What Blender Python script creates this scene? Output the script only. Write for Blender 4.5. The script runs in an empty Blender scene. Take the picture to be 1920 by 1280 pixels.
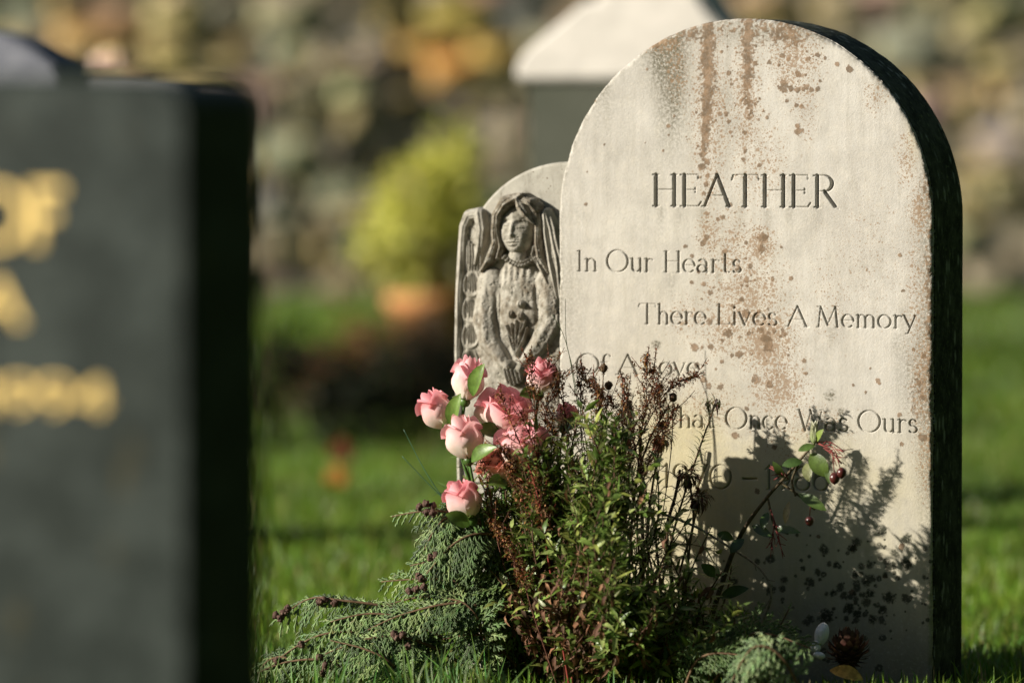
import bpy, math, random
import numpy as np
from mathutils import Vector, Matrix

# ---------------------------------------------------------------- camera, sky, sun
scene = bpy.context.scene
CAMH = 0.758
FPX = 200.0 / 36.0 * 1920.0
PITCH = math.radians(2.163)
cam_data = bpy.data.cameras.new("camera")
cam = bpy.data.objects.new("camera", cam_data)
scene.collection.objects.link(cam)
cam.location = (0, 0, CAMH)
cam.rotation_euler = (math.radians(90) - PITCH, 0, 0)
cam_data.lens = 200
cam_data.sensor_width = 36
cam_data.clip_start = 0.1
cam_data.clip_end = 600
cam_data.dof.use_dof = True
cam_data.dof.focus_distance = 7.52
cam_data.dof.aperture_fstop = 2.5
scene.camera = cam

SUN_AZ = math.radians(75)      # to the left of the direction from the stones to the camera
SUN_EL = math.radians(20)
L = Vector((-math.sin(SUN_AZ) * math.cos(SUN_EL), -math.cos(SUN_AZ) * math.cos(SUN_EL), math.sin(SUN_EL)))
world = bpy.data.worlds.new("World")
scene.world = world
world.use_nodes = True
wn = world.node_tree.nodes
sky = wn.new("ShaderNodeTexSky")
sky.sky_type = 'NISHITA'
sky.sun_disc = False
sky.sun_elevation = SUN_EL
sky.sun_rotation = math.atan2(L.x, L.y) % (2 * math.pi)
wn["Background"].inputs[1].default_value = 0.05
world.node_tree.links.new(sky.outputs[0], wn["Background"].inputs[0])
sun_data = bpy.data.lights.new("sun", 'SUN')
sun_data.energy = 5.0
sun_data.angle = math.radians(0.5)
sun_data.color = (1.0, 0.94, 0.84)
sun = bpy.data.objects.new("sun", sun_data)
scene.collection.objects.link(sun)
sun.rotation_euler = (-L).to_track_quat('-Z', 'Y').to_euler()
scene.view_settings.view_transform = 'Standard'
scene.view_settings.look = 'None'
scene.view_settings.exposure = 0.7
scene.view_settings.gamma = 1
scene.cycles.use_denoising = True
scene.cycles.max_bounces = 6
scene.cycles.transparent_max_bounces = 8

rnd = random.Random(7)
nrs = np.random.RandomState(11)
COL = scene.collection

# ---------------------------------------------------------------- geometry of the view
cp, sp_ = math.cos(PITCH), math.sin(PITCH)

def ray(px, py):
    x, z = (px - 960) / FPX, -(py - 640) / FPX
    return Vector((x, cp + z * sp_, z * cp - sp_))

def at(px, py, Y):
    d = ray(px, py)
    t = Y / d.y
    return Vector((d.x * t, Y, CAMH + d.z * t))

def proj(P):
    x, y, z = P[0], P[1], P[2] - CAMH
    f = y * cp - z * sp_
    up = y * sp_ + z * cp
    return 960 + FPX * x / f, 640 - FPX * up / f

def ground(px, py):
    d = ray(px, py)
    t = -CAMH / d.z
    return Vector((d.x * t, d.y * t, 0))

# ---------------------------------------------------------------- object helpers
def link_mesh(name, V, F, mat=None, parent=None, smooth=True, cols=None, mats=None, midx=None):
    me = bpy.data.meshes.new(name)
    V = np.asarray(V, dtype=np.float32)
    if isinstance(F, np.ndarray):
        n, k = F.shape
        me.vertices.add(len(V)); me.vertices.foreach_set("co", V.ravel())
        me.loops.add(n * k); me.loops.foreach_set("vertex_index", F.astype(np.int32).ravel())
        me.polygons.add(n)
        me.polygons.foreach_set("loop_start", np.arange(0, n * k, k, dtype=np.int32))
        me.polygons.foreach_set("loop_total", np.full(n, k, dtype=np.int32))
    else:
        lens = np.array([len(f) for f in F], dtype=np.int32)
        flat = np.array([i for f in F for i in f], dtype=np.int32)
        me.vertices.add(len(V)); me.vertices.foreach_set("co", V.ravel())
        me.loops.add(len(flat)); me.loops.foreach_set("vertex_index", flat)
        me.polygons.add(len(F))
        me.polygons.foreach_set("loop_start", (np.cumsum(lens) - lens).astype(np.int32))
        me.polygons.foreach_set("loop_total", lens)
    me.polygons.foreach_set("use_smooth", np.full(len(me.polygons), smooth, dtype=bool))
    if mats:
        for m in mats: me.materials.append(m)
        me.polygons.foreach_set("material_index", np.asarray(midx, dtype=np.int32))
    elif mat:
        me.materials.append(mat)
    me.update(calc_edges=True)
    me.validate()
    if cols is not None:
        c = np.ones((len(V), 4), dtype=np.float32)
        cols = np.asarray(cols, dtype=np.float32)
        c[:, :cols.shape[1]] = cols
        a = me.color_attributes.new("tint", 'FLOAT_COLOR', 'POINT')
        a.data.foreach_set("color", c.ravel())
    o = bpy.data.objects.new(name, me)
    COL.objects.link(o)
    if parent: o.parent = parent
    return o

def tag(o, label=None, cat=None, group=None, kind=None):
    if label: o['label'] = label
    if cat: o['category'] = cat
    if group: o['group'] = group
    if kind: o['kind'] = kind
    return o

def empty(name, loc, label, cat, group=None, rz=0):
    o = bpy.data.objects.new(name, None)
    o.empty_display_size = 0.05
    COL.objects.link(o)
    o.location = loc; o.rotation_euler = (0, 0, rz)
    return tag(o, label, cat, group)

class MB:
    """collects vertices / faces / colours for one mesh"""
    def __init__(s): s.V = []; s.F = []; s.C = []
    def add(s, V, F, C=(1, 1, 1)):
        b = len(s.V)
        s.V.extend([tuple(v) for v in V]); s.F.extend([tuple(b + i for i in f) for f in F])
        if len(C) and isinstance(C[0], (int, float)): s.C.extend([tuple(C)] * len(V))
        else: s.C.extend([tuple(c) for c in C])
    def tube(s, pts, rad, n=6, C=(1, 1, 1)):
        pts = [Vector(p) for p in pts]
        if isinstance(rad, (int, float)): rad = [rad] * len(pts)
        V = []; F = []
        for i, p in enumerate(pts):
            d = (pts[min(i + 1, len(pts) - 1)] - pts[max(i - 1, 0)])
            if d.length < 1e-9: d = Vector((0, 0, 1))
            d.normalize()
            a = d.orthogonal() if i == 0 else (a - d * a.dot(d))
            if a.length < 1e-6: a = d.orthogonal()
            a.normalize()
            b = d.cross(a)
            for k in range(n):
                t = 2 * math.pi * k / n
                V.append(p + (a * math.cos(t) + b * math.sin(t)) * rad[i])
        for i in range(len(pts) - 1):
            for k in range(n):
                F.append((i * n + k, i * n + (k + 1) % n, (i + 1) * n + (k + 1) % n, (i + 1) * n + k))
        F.append(tuple(reversed(range(n)))); F.append(tuple((len(pts) - 1) * n + k for k in range(n)))
        s.add(V, F, C)
    def ball(s, c, r, C=(1, 1, 1), sq=(1, 1, 1), n=8, m=6, rough=0, M=None):
        V = []; F = []
        c = Vector(c)
        for j in range(m + 1):
            ph = math.pi * j / m
            for k in range(n):
                t = 2 * math.pi * k / n
                rr = r * (1 + rough * (rnd.random() - .5))
                v = Vector((math.sin(ph) * math.cos(t) * sq[0], math.sin(ph) * math.sin(t) * sq[1], math.cos(ph) * sq[2])) * rr
                if M: v = M @ v
                V.append(c + v)
        for j in range(m):
            for k in range(n):
                F.append((j * n + k, (j + 1) * n + k, (j + 1) * n + (k + 1) % n, j * n + (k + 1) % n))
        s.add(V, F, C)
    def leaf(s, p, d, up, ln, wd, curl=0.2, fold=0.25, C=(1, 1, 1), C2=None, nseg=4, shape=0.42):
        """leaf blade from p along d; up = its upper side"""
        p = Vector(p); d = Vector(d).normalized(); up = Vector(up)
        sd = d.cross(up)
        if sd.length < 1e-5: sd = d.orthogonal()
        sd.normalize(); up = sd.cross(d).normalized()
        V = []; F = []; CC = []
        ang = 0
        q = p.copy(); st = ln / nseg
        for i in range(nseg + 1):
            t = i / nseg
            w = wd * 0.5 * (math.sin(math.pi * min(1, t ** (0.6 if shape < .5 else 1.0)) * .97 + .05) ** .8)
            if i == nseg: w = wd * .03
            dd = d * math.cos(ang) - up * math.sin(ang)
            uu = up * math.cos(ang) + d * math.sin(ang)
            V += [q - sd * w + uu * w * fold, q, q + sd * w + uu * w * fold]
            cc = C if C2 is None else tuple(C[k] * (1 - t) + C2[k] * t for k in range(3))
            CC += [cc, tuple(x * 1.12 for x in cc), cc]
            q = q + dd * st
            ang += curl / nseg * 2
        for i in range(nseg):
            a = i * 3
            F += [(a, a + 1, a + 4, a + 3), (a + 1, a + 2, a + 5, a + 4)]
        s.add(V, F, CC)
    def build(s, name, mat, parent=None, smooth=True):
        return link_mesh(name, s.V, s.F, mat, parent, smooth, s.C)

# ---------------------------------------------------------------- numpy noise
_LAT = nrs.rand(256, 256)
def vnoise(x, y):
    xi = np.floor(x).astype(int); yi = np.floor(y).astype(int)
    fx = x - xi; fy = y - yi
    fx = fx * fx * (3 - 2 * fx); fy = fy * fy * (3 - 2 * fy)
    a = _LAT[xi & 255, yi & 255]; b = _LAT[(xi + 1) & 255, yi & 255]
    c = _LAT[xi & 255, (yi + 1) & 255]; d = _LAT[(xi + 1) & 255, (yi + 1) & 255]
    return (a * (1 - fx) + b * fx) * (1 - fy) + (c * (1 - fx) + d * fx) * fy
def fbm(x, y, o=4):
    s = 0; a = .5; t = 0
    for i in range(o):
        s = s + a * vnoise(x * 2 ** i + 17 * i, y * 2 ** i + 9 * i); t += a; a *= .5
    return s / t
def sstep(a, b, x):
    t = np.clip((x - a) / (b - a), 0, 1)
    return t * t * (3 - 2 * t)

# ---------------------------------------------------------------- materials
class NT:
    def __init__(s, name):
        s.m = bpy.data.materials.new(name); s.m.use_nodes = True
        s.n = s.m.node_tree.nodes; s.l = s.m.node_tree.links
        s.b = s.n["Principled BSDF"]; s.out = s.n["Material Output"]
        s.tc = s.n.new("ShaderNodeTexCoord")
    def link(s, a, b): s.l.new(a, b)
    def noise(s, scale, det=4, rough=.6, vec=None, dist=0):
        n = s.n.new("ShaderNodeTexNoise"); n.inputs["Scale"].default_value = scale
        n.inputs["Detail"].default_value = det; n.inputs["Roughness"].default_value = rough
        n.inputs["Distortion"].default_value = dist
        s.link(vec or s.tc.outputs["Object"], n.inputs["Vector"])
        return n.outputs["Fac"]
    def voronoi(s, scale, vec=None, rand=1, out="Distance"):
        n = s.n.new("ShaderNodeTexVoronoi"); n.inputs["Scale"].default_value = scale
        n.inputs["Randomness"].default_value = rand
        s.link(vec or s.tc.outputs["Object"], n.inputs["Vector"])
        return n.outputs[out]
    def mapping(s, sc, vec=None):
        n = s.n.new("ShaderNodeMapping"); n.inputs["Scale"].default_value = sc
        s.link(vec or s.tc.outputs["Object"], n.inputs["Vector"])
        return n.outputs[0]
    def math(s, op, a, b=None, clamp=False):
        n = s.n.new("ShaderNodeMath"); n.operation = op; n.use_clamp = clamp
        for i, v in enumerate((a, b)):
            if v is None: continue
            if isinstance(v, (int, float)): n.inputs[i].default_value = v
            else: s.link(v, n.inputs[i])
        return n.outputs[0]
    def ramp(s, f, lo, hi):
        n = s.n.new("ShaderNodeMapRange"); n.interpolation_type = 'SMOOTHSTEP'
        for k, v in ((1, lo), (2, hi)):
            if isinstance(v, (int, float)): n.inputs[k].default_value = v
            else: s.link(v, n.inputs[k])
        s.link(f, n.inputs[0])
        return n.outputs[0]
    def mix(s, f, a, b, mode='MIX'):
        n = s.n.new("ShaderNodeMix"); n.data_type = 'RGBA'; n.blend_type = mode
        for i, v in ((0, f), (6, a), (7, b)):
            if isinstance(v, (int, float)): n.inputs[i].default_value = v
            elif isinstance(v, tuple): n.inputs[i].default_value = (*v[:3], 1)
            else: s.link(v, n.inputs[i])
        return n.outputs[2]
    def attr(s, name="tint"):
        n = s.n.new("ShaderNodeAttribute"); n.attribute_name = name
        return n
    def sep(s, c):
        n = s.n.new("ShaderNodeSeparateColor"); s.link(c, n.inputs[0]); return n.outputs
    def bump(s, h, strength=.5, dist=.001):
        n = s.n.new("ShaderNodeBump"); n.inputs["Strength"].default_value = strength
        n.inputs["Distance"].default_value = dist
        s.link(h, n.inputs["Height"]); s.link(n.outputs[0], s.b.inputs["Normal"])
    def base(s, c): 
        if isinstance(c, tuple): s.b.inputs["Base Color"].default_value = (*c[:3], 1)
        else: s.link(c, s.b.inputs["Base Color"])
    def rough(s, v, spec=.3):
        s.b.inputs["Roughness"].default_value = v
        s.b.inputs["Specular IOR Level"].default_value = spec

def mat_leaf(name, rough=.5, trans=.3, var=.5, scale=60, spec=.35, bump=True):
    t = NT(name)
    a = t.attr().outputs["Color"]
    n = t.noise(scale, 3)
    c = t.mix(t.ramp(n, .3, .7), a, t.mix(1.0, a, (var, var * .95, var * .9), 'MULTIPLY'))
    t.base(c); t.rough(rough, spec)
    if bump: t.bump(t.noise(scale * 6, 2), .3, .0008)
    if trans > 0:
        tr = t.n.new("ShaderNodeBsdfTranslucent"); t.link(c, tr.inputs[0])
        mx = t.n.new("ShaderNodeMixShader"); mx.inputs[0].default_value = trans
        t.link(t.b.outputs[0], mx.inputs[1]); t.link(tr.outputs[0], mx.inputs[2])
        t.link(mx.outputs[0], t.out.inputs[0])
    return t.m

M_LEAF = mat_leaf("leaf", .38, .3, .6, 80, .5)
M_DRY = mat_leaf("dry_leaf", .7, .2, .55, 150, .2)
M_WOOD = mat_leaf("stem", .75, 0, .5, 200, .2)
M_PETAL = mat_leaf("petal", .42, .35, .94, 60, .3, False)
M_CONIFER = mat_leaf("conifer", .5, .12, .55, 120, .35)
M_BUSH = mat_leaf("bush_leaf", .55, .3, .6, 9, .3, False)
M_GRASS = mat_leaf("grass_blade", .45, .35, .65, 12, .4, False)
# ---------------------------------------------------------------- ground, sky limit
t = NT("lawn_soil")
n1 = t.noise(3, 5); n2 = t.noise(60, 3)
t.base(t.mix(t.ramp(n1, .35, .65), t.mix(n2, (.018, .045, .008), (.05, .10, .018)), t.mix(n2, (.03, .065, .012), (.075, .12, .03))))
t.rough(.9, .1); t.bump(n2, .6, .01)
gs = 60
GX = np.linspace(-60, 60, gs); GY = np.concatenate([np.linspace(-20, 40, gs), [80, 160, 300]])
V = [(x, y, 0) for y in GY for x in GX]
F = [(j * gs + i, j * gs + i + 1, (j + 1) * gs + i + 1, (j + 1) * gs + i) for j in range(len(GY) - 1) for i in range(gs - 1)]
o = link_mesh("lawn", V, F, t.m); tag(o, kind='structure')

# ---------------------------------------------------------------- inscribed headstone
TH = math.radians(23)
U = Vector((math.cos(TH), -math.sin(TH), 0)); Nn = Vector((-math.sin(TH), -math.cos(TH), 0))
O0 = at(1398, 640, 7.6); O0.z = 0
def face_uz(px, py, off=0.0):
    """pixel -> (u, z) on the plane parallel to the face, off metres in front of it"""
    d = ray(px, py); C = Vector((0, 0, CAMH)); O = O0 + Nn * off
    tt = (O - C).dot(Nn) / d.dot(Nn)
    P = C + d * tt
    return (P - O0).dot(U), P.z
uL = face_uz(1048, 640)[0]; uR = face_uz(1748, 640)[0]
uc = (uL + uR) / 2; R = (uR - uL) / 2
O0 = O0 + U * uc
ztop = face_uz(1397, 35)[1]; zs = ztop - R
THK = 0.134
def F3(u, z, off=0.0): return O0 + U * u + Nn * off + Vector((0, 0, z))
def FP(px, py, off=0.0):
    """world point seen at the pixel, off metres in front of the face plane"""
    u, z = face_uz(px, py, off)
    return F3(u, z, off)

# stroke alphabet: cap height 1, x-height .62
def LN(x0, y0, x1, y1, w): return ('L', x0, y0, x1, y1, w)
def AR(cx, cy, rx, ry, a0, a1): return ('A', cx, cy, rx, ry, a0, a1)
def SF(x, y, r=.08): return ('L', x - r, y, x + r, y, 't')
G = {
 'H': (.76, [LN(.13,0,.13,1,'T'), LN(.62,0,.62,1,'T'), LN(.13,.52,.62,.52,'t'), SF(.13,0), SF(.13,1), SF(.62,0), SF(.62,1)]),
 'E': (.62, [LN(.13,0,.13,1,'T'), LN(.03,1,.50,1,'t'), LN(.03,0,.52,0,'t'), LN(.13,.52,.42,.52,'t'), LN(.5,1,.5,.88,'t'), LN(.5,0,.58,.14,'t'), LN(.42,.59,.42,.43,'t')]),
 'A': (.76, [LN(.05,0,.38,1,'m'), LN(.38,1,.70,0,'T'), LN(.17,.34,.58,.34,'t'), SF(.05,0), SF(.70,0)]),
 'T': (.76, [LN(.37,0,.37,1,'T'), LN(.05,1,.70,1,'t'), LN(.05,1,.01,.84,'t'), LN(.70,1,.73,.84,'t'), SF(.37,0)]),
 'R': (.74, [LN(.13,0,.13,1,'T'), AR(.32,.75,.20,.25,90,-90), LN(.03,1,.32,1,'t'), LN(.13,.5,.32,.5,'t'), LN(.32,.5,.60,.03,'T'), LN(.6,.03,.70,-.04,'t'), SF(.13,0)]),
 'O': (.94, [AR(.45,.5,.42,.52,0,360)]),
 'L': (.60, [LN(.13,0,.13,1,'T'), SF(.13,1), LN(.03,0,.5,0,'t'), LN(.5,0,.55,.14,'t')]),
 'M': (.98, [LN(.10,0,.18,1,'m'), LN(.18,1,.46,.1,'T'), LN(.46,.1,.76,1,'t'), LN(.76,1,.84,0,'T'), SF(.1,0), SF(.84,0), SF(.14,1), SF(.8,1)]),
 'W': (1.0, [LN(.03,1,.27,0,'T'), LN(.27,0,.49,.95,'t'), LN(.46,1,.70,0,'T'), LN(.70,0,.92,1,'t'), SF(.03,1), SF(.92,1)]),
 'I': (.32, [LN(.14,0,.14,1,'T'), SF(.14,0), SF(.14,1)]),
 'n': (.56, [LN(.12,0,.12,.62,'T'), AR(.28,.42,.16,.2,180,0), LN(.44,.42,.44,0,'T'), SF(.12,0,.07), SF(.44,0,.07), LN(.04,.6,.12,.62,'t')]),
 'h': (.56, [LN(.12,0,.12,1,'T'), AR(.28,.42,.16,.2,180,0), LN(.44,.42,.44,0,'T'), SF(.12,0,.07), SF(.44,0,.07), LN(.04,.97,.12,1,'t')]),
 'm': (.86, [LN(.12,0,.12,.62,'T'), AR(.26,.42,.14,.2,180,0), LN(.40,.42,.40,0,'T'), AR(.56,.42,.16,.2,180,0), LN(.72,.42,.72,0,'T'), SF(.12,0,.06), SF(.40,0,.06), SF(.72,0,.06), LN(.04,.6,.12,.62,'t')]),
 'r': (.42, [LN(.12,0,.12,.62,'T'), AR(.27,.42,.15,.18,180,50), SF(.12,0,.07), LN(.04,.6,.12,.62,'t')]),
 'u': (.58, [LN(.12,.62,.12,.2,'T'), AR(.28,.2,.16,.2,180,360), LN(.44,.62,.44,0,'T'), LN(.04,.62,.12,.62,'t'), LN(.36,.62,.44,.62,'t'), LN(.44,0,.52,0,'t')]),
 'e': (.56, [AR(.27,.31,.22,.32,0,315), LN(.06,.34,.49,.34,'t')]),
 'a': (.54, [AR(.22,.18,.17,.18,0,360), LN(.40,0,.40,.42,'T'), AR(.24,.44,.16,.19,0,140), LN(.40,0,.48,0,'t')]),
 's': (.44, [AR(.21,.46,.13,.16,30,270), AR(.21,.15,.15,.16,90,-150)]),
 't': (.42, [LN(.17,.12,.17,.88,'T'), LN(.04,.62,.34,.62,'t'), AR(.27,.12,.10,.12,180,310)]),
 'i': (.27, [LN(.12,0,.12,.62,'T'), SF(.12,0,.07), LN(.12,.84,.12,.87,'T')]),
 'v': (.52, [LN(.03,.62,.24,0,'T'), LN(.24,0,.45,.62,'t'), SF(.03,.62,.06), SF(.45,.62,.06)]),
 'y': (.52, [LN(.03,.62,.26,.02,'T'), LN(.47,.62,.18,-.25,'m'), LN(.18,-.25,.08,-.27,'t'), SF(.03,.62,.06), SF(.47,.62,.06)]),
 'o': (.60, [AR(.28,.31,.24,.32,0,360)]),
 'c': (.52, [AR(.27,.31,.22,.32,45,315)]),
 'f': (.36, [LN(.14,0,.14,.8,'T'), AR(.28,.8,.14,.2,180,40), LN(.03,.62,.3,.62,'t'), SF(.14,0,.07)]),
 '1': (.36, [LN(.18,0,.18,1,'T'), LN(.06,.86,.18,1,'t'), SF(.18,0)]),
 '9': (.62, [AR(.28,.68,.22,.32,0,360), AR(.14,.68,.36,.68,0,-75)]),
 '7': (.6, [LN(.05,1,.52,1,'t'), LN(.52,1,.22,0,'T'), LN(.05,1,.03,.87,'t')]),
 '0': (.8, [AR(.38,.5,.34,.52,0,360)]),
 '8': (.6, [AR(.28,.76,.19,.24,0,360), AR(.28,.26,.23,.27,0,360)]),
 '6': (.6, [AR(.28,.31,.22,.31,0,360), AR(.42,.31,.36,.68,105,180)]),
 '4': (.66, [LN(.44,0,.44,1,'T'), LN(.44,1,.04,.3,'m'), LN(.04,.3,.6,.3,'t')]),
 '-': (.5, [LN(.08,.42,.42,.42,'T'), SF(.08,.46,.02)]),
 'D': (.84, [LN(.13,0,.13,1,'T'), LN(.03,1,.35,1,'t'), LN(.03,0,.35,0,'t'), AR(.35,.5,.38,.5,90,-90)]),
 'F': (.6, [LN(.13,0,.13,1,'T'), LN(.03,1,.54,1,'T'), LN(.13,.52,.44,.52,'T'), SF(.13,0)]),
}
def layout(word, u0, u1, z0, z1, cap, T=.115, th=.045):
    """segments (x0,z0,w0,x1,z1,w1) of a word fitted between u0 and u1"""
    adv = sum(G[c][0] for c in word) - .14
    sx = (u1 - u0) / adv
    segs = []; x = 0
    W = {'T': T, 'm': T * .7, 't': th}
    for c in word:
        a, st = G[c]
        for s in st:
            if s[0] == 'L':
                w = W[s[5]]
                pts = [(s[1], s[2], w), (s[3], s[4], w)]
            else:
                _, cx, cy, rx, ry, a0, a1 = s
                k = max(6, int(abs(a1 - a0) / 15))
                pts = []
                for i in range(k + 1):
                    an = math.radians(a0 + (a1 - a0) * i / k)
                    pts.append((cx + rx * math.cos(an), cy + ry * math.sin(an), th * 1.1 + (T - th) * abs(math.cos(an)) ** 1.3))
            for p, q in zip(pts[:-1], pts[1:]):
                f = []
                for (gx, gy, gw) in (p, q):
                    uu = u0 + (x + gx) * sx
                    zz = z0 + (z1 - z0) * (uu - u0) / (u1 - u0) + gy * cap
                    f += [uu, zz, gw * cap]
                segs.append(tuple(f))
        x += a
    return segs
WORDS = [  # text, left px, right px, baseline px left, right, cap height px
 ("HEATHER", 1221, 1566, 386, 389, 59),
 ("In", 1080, 1115, 508, 508.5, 38), ("Our", 1137, 1220, 509, 509.5, 40), ("Hearts", 1243, 1386, 510, 511.5, 39),
 ("There", 1197, 1320, 607, 608.5, 38), ("Lives", 1342, 1453, 608.5, 610.5, 38), ("A", 1475, 1508, 612, 612.5, 38), ("Memory", 1530, 1712, 613, 615.5, 38),
 ("Of", 1080, 1136, 701, 702, 38), ("A", 1156, 1190, 702, 702.5, 38), ("Love", 1207, 1307, 703, 704, 38),
 ("That", 1236, 1336, 801, 802, 38), ("Once", 1360, 1472, 803, 805, 39), ("Was", 1497, 1586, 807, 808.5, 39), ("Ours", 1608, 1716, 809, 811, 39),
 ("1970", 1240, 1367, 913, 916, 44), ("-", 1388, 1414, 916, 916, 44), ("1986", 1432, 1549, 917, 920, 44),
]
SEGS = []
for w, x0, x1, y0, y1, ch in WORDS:
    u0, z0 = face_uz(x0, y0); u1, z1 = face_uz(x1, y1)

    cap = ch / FPX * 7.6
    big = w == "HEATHER"
    SEGS.append((layout(w, u0, u1, z0, z1, cap, .13 if big else .112, .055 if big else .058), (u0, u1, min(z0, z1), max(z0, z1) + cap, cap)))
# the pixel functions above used O0 before centring: u values are now relative to the centred origin
def face_uz2(px, py, off=0.0):
    return face_uz(px, py, off)

NC, NR = 860, 1040
ph = np.linspace(-math.pi / 2, math.pi / 2, NC)
xs = R * np.sin(ph)
tops = zs + R * np.cos(ph)
ZB = -0.06
vv = np.linspace(0, 1, NR)[:, None]
X = np.broadcast_to(xs[None, :], (NR, NC)).copy()
Z = ZB + vv * (tops[None, :] - ZB)
dep = np.zeros_like(X)                      # carving depth
for segs, (a0, a1, b0, b1, cap) in SEGS:
    m = np.where((X > a0 - .01) & (X < a1 + .01) & (Z > b0 - .015) & (Z < b1 + .006))
    xx = X[m]; zz = Z[m]; dd = np.zeros_like(xx)
    for (x0, y0, w0, x1, y1, w1) in segs:
        pad = max(w0, w1)
        k = np.where((xx > min(x0, x1) - pad) & (xx < max(x0, x1) + pad) & (zz > min(y0, y1) - pad) & (zz < max(y0, y1) + pad))[0]
        if not len(k): continue
        dx, dy = x1 - x0, y1 - y0
        l2 = dx * dx + dy * dy + 1e-12
        tt = np.clip(((xx[k] - x0) * dx + (zz[k] - y0) * dy) / l2, 0, 1)
        d = np.hypot(xx[k] - x0 - tt * dx, zz[k] - y0 - tt * dy)
        w = (w0 + (w1 - w0) * tt) * .5
        dd[k] = np.maximum(dd[k], (w - d) * 2.7)
    dep[m] = np.maximum(dep[m], dd)
edge = np.where(Z > zs, R - np.hypot(X, Z - zs), R - np.abs(X))
wob = fbm(X * 60, Z * 60, 3)
rb = 0.0028 + 0.012 * np.clip(wob - .42, 0, 1) + .0015 * fbm(X * 300, Z * 300, 2)
e = np.clip(edge, 0, None)
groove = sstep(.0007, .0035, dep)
yb = np.where(e < rb, rb - np.sqrt(np.clip(rb ** 2 - (rb - e) ** 2, 0, None)), 0)
Y = dep + yb + (fbm(X * 14, Z * 14, 3) - .5) * .0012
# pixel position of every point, for placing the stains measured on the stone
Px = O0.x + U.x * X; Py = O0.y + U.y * X
fz = Py * cp - (Z - CAMH) * sp_
PX = 960 + FPX * Px / fz
PY = 640 - FPX * (Py * sp_ + (Z - CAMH) * cp) / fz
def g(cx, cy, rx, ry): return np.exp(-(((PX - cx) / rx) ** 2 + ((PY - cy) / ry) ** 2))
def band(pts, w):
    """soft streak along a polyline of (px, py, half width, strength)"""
    out = np.zeros_like(PX)
    for (x0, y0, w0, s0), (x1, y1, w1, s1) in zip(pts[:-1], pts[1:]):
        dx, dy = x1 - x0, y1 - y0
        tt = np.clip(((PX - x0) * dx + (PY - y0) * dy) / (dx * dx + dy * dy), 0, 1)
        d = np.hypot(PX - x0 - tt * dx, PY - y0 - tt * dy)
        out = np.maximum(out, (s0 + (s1 - s0) * tt) * np.exp(-(d / (w0 + (w1 - w0) * tt)) ** 2 * w))
    return out
nzs = fbm(PX / 14, PY / 14, 4); nzl = fbm(PX / 60, PY / 60, 4); nzv = fbm(PX / 9, PY / 120, 4)
solid = np.zeros_like(PX)
solid = np.maximum(solid, band([(1327, 40, 13, 1), (1327, 150, 14, 1), (1325, 215, 11, 1), (1322, 260, 7, .9), (1319, 300, 5, .75)], 1))
solid = np.maximum(solid, band([(1403, 36, 16, .9), (1402, 110, 12, .95), (1400, 165, 10, .8), (1408, 225, 7, .6)], 1))
solid = np.maximum(solid, .75 * g(1470, 60, 50, 26))
solid = np.maximum(solid, .62 * g(1440, 52, 110, 16))
solid = np.maximum(solid, .60 * g(1300, 62, 60, 16))
lich = np.zeros_like(PX)
for c in [(1330, 200, 45, 190, .55), (1400, 190, 34, 150, .6), (1490, 110, 60, 75, .6), (1425, 460, 36, 45, .75), (1330, 440, 30, 60, .55), (1330, 340, 22, 70, .5),
          (1440, 640, 60, 80, .78), (1360, 620, 60, 60, .55), (1400, 560, 90, 110, .6), (1460, 720, 60, 70, .7), (1380, 480, 60, 100, .5), (1300, 600, 70, 60, .38), (1420, 300, 70, 110, .42),
          (1240, 80, 45, 22, .75), (1270, 130, 30, 70, .5), (1510, 180, 30, 110, .42), (1480, 150, 45, 20, .55), (1330, 760, 80, 60, .42), (1500, 800, 120, 70, .36), (1560, 560, 60, 120, .28),
          (1720, 560, 30, 160, .45), (1730, 700, 26, 120, .62), (1722, 400, 22, 60, .66), (1700, 300, 24, 60, .5), (1640, 180, 30, 50, .4), (1740, 850, 30, 100, .55), (1620, 480, 120, 200, .22)]:
    lich = np.maximum(lich, 1.18 * c[4] * g(*c[:4]))
solid = np.maximum(solid, .58 * g(1738, 360, 12, 45) + 0); solid = np.maximum(solid, .6 * g(1742, 560, 8, 200)); solid = np.maximum(solid, .5 * g(1725, 740, 22, 60))
grime = .95 * g(1250, 100, 38, 60) + .7 * g(1262, 180, 28, 100) + .5 * g(1440, 60, 130, 22) + .3 * g(1360, 210, 16, 110) + .34 * g(1130, 180, 22, 60) + .3 * g(1070, 560, 26, 120) + .3 * g(1655, 150, 16, 40)
grime += .34 * sstep(14, 2, (edge / .00072)) * nzv * 1.6 + .22 * (nzv - .35)
grime += .5 * g(1735, 420, 16, 190) + .5 * g(1738, 800, 18, 230) + .35 * g(1712, 700, 30, 120)
for tx, ty0, ty1 in [(1240, 388, 440), (1275, 388, 450), (1320, 390, 430), (1390, 390, 440), (1440, 390, 450), (1480, 390, 430), (1532, 390, 440), (1260, 511, 560), (1345, 511, 540), (1560, 614, 660), (1680, 625, 700)]:
    grime += .3 * np.exp(-((PX - tx) / 8) ** 2) * sstep(ty0 - 4, ty0 + 4, PY) * sstep(ty1 + 20, ty0, PY)
algae = 1.25 * g(1250, 960, 110, 190) + .6 * g(1200, 1020, 200, 140) + .5 * g(1500, 880, 200, 90) + .55 * sstep(700, 1100, PY) + .16 * g(1250, 600, 260, 260)
algae = algae * (.55 + .9 * nzl) + .5 * g(1715, 240, 14, 60)
moss = np.zeros_like(PX)                     # dark lower growth
rs = np.random.RandomState(5)
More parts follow.
